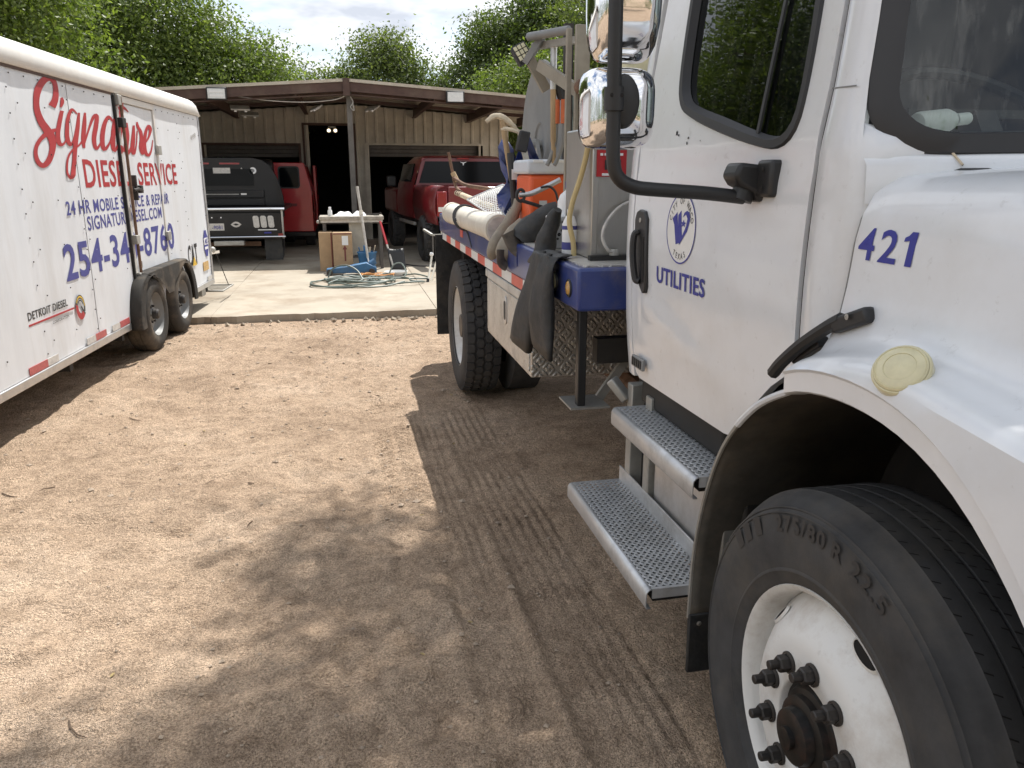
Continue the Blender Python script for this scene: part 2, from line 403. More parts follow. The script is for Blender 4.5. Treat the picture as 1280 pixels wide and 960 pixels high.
def text2d(s, bold=0., shear=0.):
    cu = bpy.data.curves.new('lettering','FONT'); cu.body = s; cu.size = 1; cu.offset = bold; cu.shear = shear; cu.resolution_u = 3; cu.space_character = 1.07
    o = bpy.data.objects.new('lettering', cu); COL.objects.link(o)
    dg = bpy.context.evaluated_depsgraph_get()
    me = bpy.data.meshes.new_from_object(o.evaluated_get(dg))
    v = [(p.co.x,p.co.y) for p in me.vertices]; f = [tuple(p.vertices) for p in me.polygons]
    bpy.data.objects.remove(o); bpy.data.curves.remove(cu); bpy.data.meshes.remove(me)
    return v, f
def text_fit(s, box, fn, name, m, parent, local=False, bold=0., shear=0.):
    v, f = text2d(s, bold, shear)
    x0,x1 = min(p[0] for p in v),max(p[0] for p in v); y0,y1 = min(p[1] for p in v),max(p[1] for p in v)
    u0,u1,w0,w1 = box
    mb = MB(); mb.add([fn(u0+(p[0]-x0)/(x1-x0)*(u1-u0), w0+(p[1]-y0)/(y1-y0)*(w1-w0)) for p in v], f)
    return mb.build(name, m, parent, local, smooth=0, recalc=False)

# ================================================================== ground
_rt = np.random.RandomState(3).rand(256, 256)
def vnoise(x, y, s, k=0):
    x = np.asarray(x)/s + 37.7*k; y = np.asarray(y)/s + 11.3*k
    xi = np.floor(x).astype(int); yi = np.floor(y).astype(int); fx = x-xi; fy = y-yi
    fx = fx*fx*(3-2*fx); fy = fy*fy*(3-2*fy)
    g = lambda a, b: _rt[a % 256, b % 256]
    return (g(xi,yi)*(1-fx)+g(xi+1,yi)*fx)*(1-fy)+(g(xi,yi+1)*(1-fx)+g(xi+1,yi+1)*fx)*fy-.5
def ground_z(x, y):
    x = np.asarray(x, float); y = np.asarray(y, float)
    far = np.clip((np.hypot(x, y-5)-14)/10, 0, 1)
    z = .030*vnoise(x,y,1.6,1)+.030*vnoise(x,y,.55,2)+.032*vnoise(x,y,.21,3)
    lump = np.clip(vnoise(x,y,.16,9)-.12, 0, 1)
    z = z+.045*lump*np.clip(.5+vnoise(x,y,1.1,12)*1.6,0,1)
    z = z+.022*vnoise(x,y,.10,4)*np.clip(.7+1.5*vnoise(x,y,.8,15),.25,1.4)+.016*vnoise(x,y,.05,5)*(.4+1.2*np.clip(vnoise(x,y,.6,14)+.5,0,1))+.008*vnoise(x,y,.026,6)
    pad = np.clip((y-9.0)/.3, 0, 1)
    z = z*(1-pad)-.015*pad
    # wheel tracks pressed into the dirt behind the front tyre
    def strip(xc, w, y0, y1, soft=.05):
        xx = xc+.02*np.sin(y*.9)
        return np.clip((w/2-np.abs(x-xx))/soft+.5,0,1)*np.clip((y-y0)/.15,0,1)*np.clip((y1-y)/.5,0,1), x-xx
    wear = np.clip(.62+1.5*vnoise(x,y,.45,21)+.7*vnoise(x,y,.13,22),.08,1)
    m1, d1 = strip(.76, .34, 1.2, 5.6)
    zig = .004*np.sin(2*np.pi*y/.055)
    z = z*(1-.75*m1)+m1*(-.030+wear*.025*np.abs(np.sin(np.pi*(d1+zig)/.05))**.6)
    m2, d2 = strip(.44, .22, 1.3, 5.6)
    z = z*(1-.72*m2)+m2*(-.024+wear*.022*np.abs(np.sin(np.pi*(d2+zig)/.046))**.7)
    m3, d3 = strip(.25, .24, 2.9, 6.2)
    z = z*(1-.6*m3)+m3*(-.016+wear*.022*(np.sin(2*np.pi*(y+np.abs(d3)*.5)/.075)>.1)*(np.abs(d3)>.012))
    m4, d4 = strip(.06, .28, .8, 5.0, .12)
    z = z-.010*m4
    return z*(1-far)
def axis(parts):
    o = []
    for a, b, s in parts: o += list(np.arange(a, b, s))
    return np.array(o+[parts[-1][1]])
gx = axis([(-400,-60,40),(-60,-14,5),(-14,-5,.5),(-5,-2.6,.12),(-2.6,-.5,.035),(-.5,1.1,.0125),(1.1,1.8,.05),(1.8,4,.25),(4,14,.8),(14,60,5),(60,400,40)])
gy = axis([(-400,-60,40),(-60,-6,4),(-6,.6,.3),(.6,1.3,.05),(1.3,5.6,.014),(5.6,9.4,.03),(9.4,22,.4),(22,60,4),(60,600,45)])
GX, GY = np.meshgrid(gx, gy)
GZ = ground_z(GX, GY)
nx, ny = len(gx), len(gy)
gco = np.stack([GX,GY,GZ],-1).reshape(-1,3)
idx = np.arange(nx*ny).reshape(ny,nx)
quads = np.stack([idx[:-1,:-1],idx[:-1,1:],idx[1:,1:],idx[1:,:-1]],-1).reshape(-1,4)
def np_mesh(name, co, q, m):
    me = bpy.data.meshes.new(name); k = q.shape[1]
    me.vertices.add(len(co)); me.vertices.foreach_set('co', np.ascontiguousarray(co,dtype=np.float32).ravel())
    me.loops.add(q.size); me.loops.foreach_set('vertex_index', np.ascontiguousarray(q,dtype=np.int32).ravel())
    me.polygons.add(len(q)); me.polygons.foreach_set('loop_start', np.arange(0,q.size,k,dtype=np.int32))
    me.update(calc_edges=True); me.materials.append(mt[m] if isinstance(m,str) else m)
    return me

def dirt_mat():
    m = bpy.data.materials.new('sandy_dirt'); m.use_nodes = True
    n, l = m.node_tree.nodes, m.node_tree.links; b = n['Principled BSDF']
    b.inputs['Roughness'].default_value = .95; b.inputs['Specular IOR Level'].default_value = .15
    tc = n.new('ShaderNodeTexCoord')
    def nz(s, d=8, r=.6):
        t = n.new('ShaderNodeTexNoise'); t.inputs['Scale'].default_value = s; t.inputs['Detail'].default_value = d; t.inputs['Roughness'].default_value = r
        l.new(tc.outputs['Object'], t.inputs['Vector']); return t.outputs['Fac']
    def ramp(f, stops):
        rp = n.new('ShaderNodeValToRGB'); e = rp.color_ramp.elements
        while len(e) < len(stops): e.new(.5)
        for k,(p,c) in enumerate(stops): e[k].position = p; e[k].color = c+(1,)
        l.new(f, rp.inputs[0]); return rp.outputs[0]
    def mix(a, bb, f, mode='MIX'):
        x = n.new('ShaderNodeMix'); x.data_type = 'RGBA'; x.blend_type = mode
        l.new(a, x.inputs['A']); l.new(bb, x.inputs['B'])
        if isinstance(f, float): x.inputs['Factor'].default_value = f
        else: l.new(f, x.inputs['Factor'])
        return x.outputs['Result']
    c = ramp(nz(1.1,5,.65), [(.3,(.395,.290,.208)),(.5,(.525,.392,.285)),(.7,(.62,.480,.362))])
    c2 = ramp(nz(26,3,.75), [(.34,(.50,.47,.43)),(.5,(1,1,1)),(.68,(1.32,1.30,1.25))])
    c3 = ramp(nz(130,2,.75), [(.34,(.42,.39,.34)),(.5,(1,1,1)),(.64,(1.5,1.47,1.42))])
    c4 = ramp(nz(7,3,.7), [(.36,(.68,.66,.63)),(.5,(1,1,1)),(.66,(1.2,1.2,1.18))])
    c = mix(c, c4, .5, 'MULTIPLY'); c = mix(c, c2, .42, 'MULTIPLY'); c = mix(c, c3, .68, 'MULTIPLY')
    v = n.new('ShaderNodeTexVoronoi'); v.inputs['Scale'].default_value = 95
    l.new(tc.outputs['Object'], v.inputs['Vector'])
    g = n.new('ShaderNodeMapRange'); g.inputs[1].default_value = .10; g.inputs[2].default_value = .22; g.inputs[3].default_value = 1; g.inputs[4].default_value = 0
    l.new(v.outputs['Distance'], g.inputs[0])
    sel = n.new('ShaderNodeMath'); sel.operation = 'GREATER_THAN'; sel.inputs[1].default_value = .72
    sp = n.new('ShaderNodeSeparateColor'); l.new(v.outputs['Color'], sp.inputs[0]); l.new(sp.outputs[0], sel.inputs[0])
    gm = n.new('ShaderNodeMath'); gm.operation = 'MULTIPLY'; l.new(g.outputs[0], gm.inputs[0]); l.new(sel.outputs[0], gm.inputs[1])
    peb = ramp(sp.outputs[1], [(0.,(.24,.17,.11)),(1.,(.58,.50,.40))])
    c = mix(c, peb, gm.outputs[0])
    l.new(c, b.inputs['Base Color'])
    h1 = nz(60,3,.7); h2 = nz(220,1,.7)
    a1 = n.new('ShaderNodeMath'); a1.operation = 'MULTIPLY_ADD'; a1.inputs[1].default_value = .45; l.new(h2, a1.inputs[0]); l.new(h1, a1.inputs[2])
    a2 = n.new('ShaderNodeMath'); a2.operation = 'MULTIPLY_ADD'; a2.inputs[1].default_value = .5; l.new(gm.outputs[0], a2.inputs[0]); l.new(a1.outputs[0], a2.inputs[2])
    bp = n.new('ShaderNodeBump'); bp.inputs['Strength'].default_value = .9; bp.inputs['Distance'].default_value = .040
    l.new(a2.outputs[0], bp.inputs['Height']); l.new(bp.outputs[0], b.inputs['Normal'])
    return m
mt['dirt'] = dirt_mat()
gme = np_mesh('ground', gco, quads, 'dirt')
gme.polygons.foreach_set('use_smooth', np.ones(len(gme.polygons),dtype=bool))
ground = bpy.data.objects.new('ground', gme); COL.objects.link(ground); struct(ground)

# pebbles, twigs and fallen leaves: uncountable litter
rng = np.random.RandomState(5)
peb = MB()
for k in range(800):
    y = rng.uniform(1.4, 9.1); x = rng.uniform(-2.2, .95) if k % 3 else rng.uniform(-.6, 1.4)
    if k % 12 == 0: y = rng.uniform(8.7, 9.25); x = rng.uniform(-1.7, 2.2)
    s = rng.uniform(.003,.008)*(1.0+.7*(rng.rand()<.08))*(1+.12*y)
    z = float(ground_z(x,y)); a = rng.uniform(0,6.28)
    vs = []
    for (i,j,q) in ((1,0,0),(0,1,0),(-1,0,0),(0,-1,0),(.2,.1,1),(0,0,-1)):
        i,j = i*math.cos(a)-j*math.sin(a), i*math.sin(a)+j*math.cos(a)
        vs.append((x+s*i*rng.uniform(.8,1.5), y+s*j*rng.uniform(.8,1.3), z+s*.3+s*q*.6))
    peb.add(vs, [(0,1,4),(1,2,4),(2,3,4),(3,0,4),(1,0,5),(2,1,5),(3,2,5),(0,3,5)])
o = peb.build('pebbles','stone',smooth=0); struct(o,'stuff','small loose pebbles scattered over the dirt yard'); o['category'] = 'pebbles'
tw = MB()
for k in range(26):
    y = rng.uniform(1.9, 8.8); x = rng.uniform(-2.0, .5); a = rng.uniform(0,6.28); L = rng.uniform(.03,.13); r = rng.uniform(.0015,.0035)
    p = []
    for t in (0,.35,.7,1):
        xx = x+math.cos(a+t*.5)*L*t; yy = y+math.sin(a+t*.5)*L*t; p.append((xx,yy,float(ground_z(xx,yy))+r+.003*(1-abs(t-.5))))
    tw.tube(p, [r,r*1.1,r*.8,r*.4], 5)
o = tw.build('twigs','twig'); struct(o,'stuff','thin dry twigs lying about on the dirt'); o['category'] = 'twigs'
lf = MB()
for k in range(8):
    y = rng.uniform(1.8, 6.0); x = rng.uniform(-1.2, .95); a = rng.uniform(0,6.28); L = rng.uniform(.012,.024); z = float(ground_z(x,y))+.004
    c, s_ = math.cos(a), math.sin(a)
    pts = [(-1,0,0),(-.3,.4,.3),(.5,.35,.35),(1,0,.1),(.5,-.35,.4),(-.3,-.4,.25)]
    lf.add([(x+L*(u*c-w*s_), y+L*(u*s_+w*c), z+L*q*.6) for u,w,q in pts], [(0,1,2,3),(0,3,4,5)])
o = lf.build('fallen_leaves','dryleaf',smooth=0); struct(o,'stuff','small yellow fallen leaves lying on the dirt'); o['category'] = 'leaves'

# ================================================================== concrete pad
pad = bpy.data.objects.new('concrete_pad', None); COL.objects.link(pad); pad.location = (0,14,0); PM['concrete_pad'] = Matrix.Translation((0,14,0)); struct(pad)
PADZ = .065
xb = [-6.5,-1.55,1.02,5.6]; yb = [9.28,12.35,15.7,20.3]
for i in range(3):
    for j in range(3):
        x0,x1,y0,y1 = xb[i]+.0022,xb[i+1]-.0022,yb[j]+.0022,yb[j+1]-.0022
        mb = MB(); n = max(2,int((x1-x0)/.07)) if j == 0 else 2
        front = []
        for k in range(n+1):
            x = x0+(x1-x0)*k/n
            front.append((x, y0+((.05*float(vnoise(x,0,.5,31))+.05*float(vnoise(x,0,.12,32))+.02*float(vnoise(x,0,.05,33))) if j == 0 else 0)))
        poly = front+[(x1,y1),(x0,y1)]
        mb.prism(poly,'z',-.12,PADZ+.002*((i*7+j*5)%3))
        mb.build('slab','concrete',pad,bevel=.003,smooth=0)
# broken chunks of concrete along the pad's front edge
chunks = MB()
for k in range(45):
    x = rng.uniform(-1.7,2.3); y = 9.18-abs(rng.normal(0,.07)); s = rng.uniform(.008,.028)
    chunks.obox((x,y,float(ground_z(x,y))+s*.4),(s*2,s*1.5,s*1.2),(rng.uniform(0,1),rng.uniform(0,1),rng.uniform(0,3)))
o = chunks.build('concrete_rubble','chunk',smooth=0); struct(o,'stuff','crumbled concrete bits along the slab edge'); o['category'] = 'rubble'

# ================================================================== workshop building
wb = thing('workshop_building','open-fronted beige metal workshop with brown gabled canopy behind the concrete pad','building',(.15,20,0))
YF, YW, RX = 15.45, 20.0, .15
def roofz(x): return 3.25-.068*abs(x-RX)
XL, XR = -4.5, 4.75
# roof sheets, each a pan of its own
for side in (-1, 1):
    xe = XL if side < 0 else XR
    y = YF-.06
    while y < 26.9:
        mb = MB(); y2 = y+.92
        prof = [(y,0),(y+.40,0),(y+.42,.03),(y+.48,.03),(y+.50,0),(y2,0)]
        a = [(RX+.0*side,p,roofz(RX)+.03+q) for p,q in prof]; b_ = [(xe,p,roofz(xe)+.03+q) for p,q in prof]
        mb.grid([a,b_]); mb.build('roof_sheet','roofsheet',wb,solid=.012,smooth=0)
        y = y2+.004
# light edge trim and brown fascia of the gable
for side in (-1,1):
    xe = XL if side < 0 else XR
    MB().prism([(RX,roofz(RX)-.008),(RX,roofz(RX)+.045),(xe,roofz(xe)+.045),(xe,roofz(xe)-.008)],'y',YF-.10,YF-.063).build('edge_trim','roofsheet',wb,smooth=0)
    MB().prism([(RX+.01*side,roofz(RX)-.17),(RX+.01*side,roofz(RX)-.012),(xe,roofz(xe)-.012),(xe,roofz(xe)-.17)],'y',YF-.075,YF-.02).build('fascia_beam','brownsteel',wb,smooth=0)
    MB().prism([(RX,3.02),(RX,3.04),(xe,roofz(xe)-.20),(xe,roofz(xe)-.22)],'y',YF-.02,YF+.06).build('fascia_flange','brownsteel',wb,smooth=0)
MB().prism([(RX-.06,3.0),(RX+.06,3.0),(RX+.06,3.30),(RX-.06,3.30)],'y',YF-.115,YF-.08).build('ridge_plate','brownsteel',wb,smooth=0)
for x in (-3.9,-2.3,-.75,1.75,3.05,4.3):
    z = roofz(x)
    mb = B(x-.012,x+.012,YF-.01,YW-.02,z-.20,z-.015); mb.box(x-.045,x+.045,YF-.01,YW-.02,z-.215,z-.2)
    mb.build('rafter','brownsteel',wb,smooth=0)
for y in (17.0,18.6):
    MB().prism([(XL,roofz(XL)-.09),(RX,roofz(RX)-.09),(XR,roofz(XR)-.09),(XR,roofz(XR)-.02),(RX,roofz(RX)-.02),(XL,roofz(XL)-.02)],'y',y-.03,y+.03).build('purlin','brownsteel',wb,smooth=0)
for x,y in ((.19,15.62),(-4.3,15.62),(4.55,15.62)):
    mb = B(x-.05,x+.05,y-.05,y+.05,PADZ,roofz(x)-.02); mb.box(x-.1,x+.1,y-.1,y+.1,PADZ,PADZ+.015)
    mb.build('post','darksteel',wb,bevel=.006)
# ribbed wall sheets between and above the door openings
op = [(-3.1,-.98,2.28),(-.83,.30,2.74),(.60,3.33,2.30)]
x = -4.45
while x < 3.95:
    x2 = min(x+.232,3.97); xm = (x+x2)/2; z0 = .06
    for a,b_,h in op:
        if a < xm < b_: z0 = h
    z1 = roofz(xm)-.03
    mb = MB(); pr = [(x,0),(x+.165,0),(x+.178,-.03),(x2-.018,-.03),(x2-.003,0)]
    mb.grid([[(p,YW+q,z0) for p,q in pr],[(p,YW+q,z1) for p,q in pr]])
    mb.build('wall_sheet','wallsheet',wb,solid=.01,smooth=0)
    x = x2
for a,b_,h in op:
    mb = B(a-.05,a,YW-.045,YW+.1,.06,h+.05); mb.box(b_,b_+.05,YW-.045,YW+.1,.06,h+.05); mb.box(a,b_,YW-.045,YW+.1,h,h+.05)
    mb.build('door_trim','wallsheet' if a > 0 else 'brownsteel',wb,smooth=0)
# the half-raised shutter slats in the two big openings
for a,b_,h in (op[0],op[2]):
    for k in range(3):
        MB().box(a+.01,b_-.01,YW+.12,YW+.15,h-.09*k-.086,h-.09*k).build('shutter_slat','darksteel',wb,bevel=.008)
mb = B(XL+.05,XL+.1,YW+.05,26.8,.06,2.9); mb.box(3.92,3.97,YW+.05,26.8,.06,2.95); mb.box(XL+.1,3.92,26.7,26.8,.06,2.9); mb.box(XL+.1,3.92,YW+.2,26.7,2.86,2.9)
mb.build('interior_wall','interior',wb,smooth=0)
B(XL,XL+.04,YF+.3,YW,.06,2.9).build('side_wall','wallsheet',wb,smooth=0)
B(XL+.12,3.9,YW+.32,26.6,-.02,.06).build('shop_floor','darksteel',wb,smooth=0)
# floodlights on the fascia
for x,z in ((-2.08,2.985),(2.12,3.005)):
    f = B(x-.17,x+.17,YF-.19,YF-.11,z-.105,z+.105).build('floodlight','black',wb,bevel=.012)
    B(x-.145,x+.145,YF-.196,YF-.1905,z-.082,z+.082).build('lens','led',f,bevel=.002)
    B(x-.02,x+.02,YF-.11,YF-.08,z-.02,z+.1).build('bracket','black',f)
    if x < 0:
        for k in (-1,1):
            B(x-.11,x+.11,YF-.2005,YF-.1965,z+.033*k-.018,z+.033*k+.018).build('led_bar','white',f)
# strip lamps under the canopy
for x,y,z,a in ((-1.78,15.9,2.80,.25),(-1.72,16.9,2.76,.15),(-.42,15.95,2.83,-1.2),(.62,16.0,2.84,-1.0)):
    mb = MB(); mb.obox((x,y,z),(.34,.16,.03),(.5,0,a)); lamp = mb.build('strip_lamp','galv',wb,bevel=.005)
    for k in (-1,1):
        t = MB(); c = Matrix.Rotation(a,4,'Z') @ Vector((.09*k,-.02,-.03))
        t.obox((x+c.x,y+c.y,z+c.z),(.05,.15,.03),(.5,0,a)); t.build('tube','whitelens',lamp,bevel=.006)
for x in (-.26,-.11):
    m_ = MB().lathe([(.02,0),(.055,-.03),(.06,-.05),(.045,-.06)],(x,19.93,2.62),'y',14).build('spot_lamp','galv',wb)
    MB().sphere((x,19.875,2.62),.032,10,6).build('bulb','lit',m_)
B(-.27,-.10,19.94,19.965,2.68,2.72).build('lamp_base','galv',wb)
pts = spline([(-1.75,YF+.02,2.96),(-1.2,YF+.02,2.90),(-.6,YF+.02,2.885),(-.1,YF+.02,2.93),(.12,YF+.02,3.0)],8)
MB().tube(pts,.008,6).build('cable','greywood',wb)
pts = spline([(.22,15.54,3.0),(.26,15.53,2.9),(.21,15.53,2.82),(.27,15.53,2.76),(.25,15.53,2.9)],8)
MB().tube(pts,.012,6).build('hanging_chain','galv',wb)
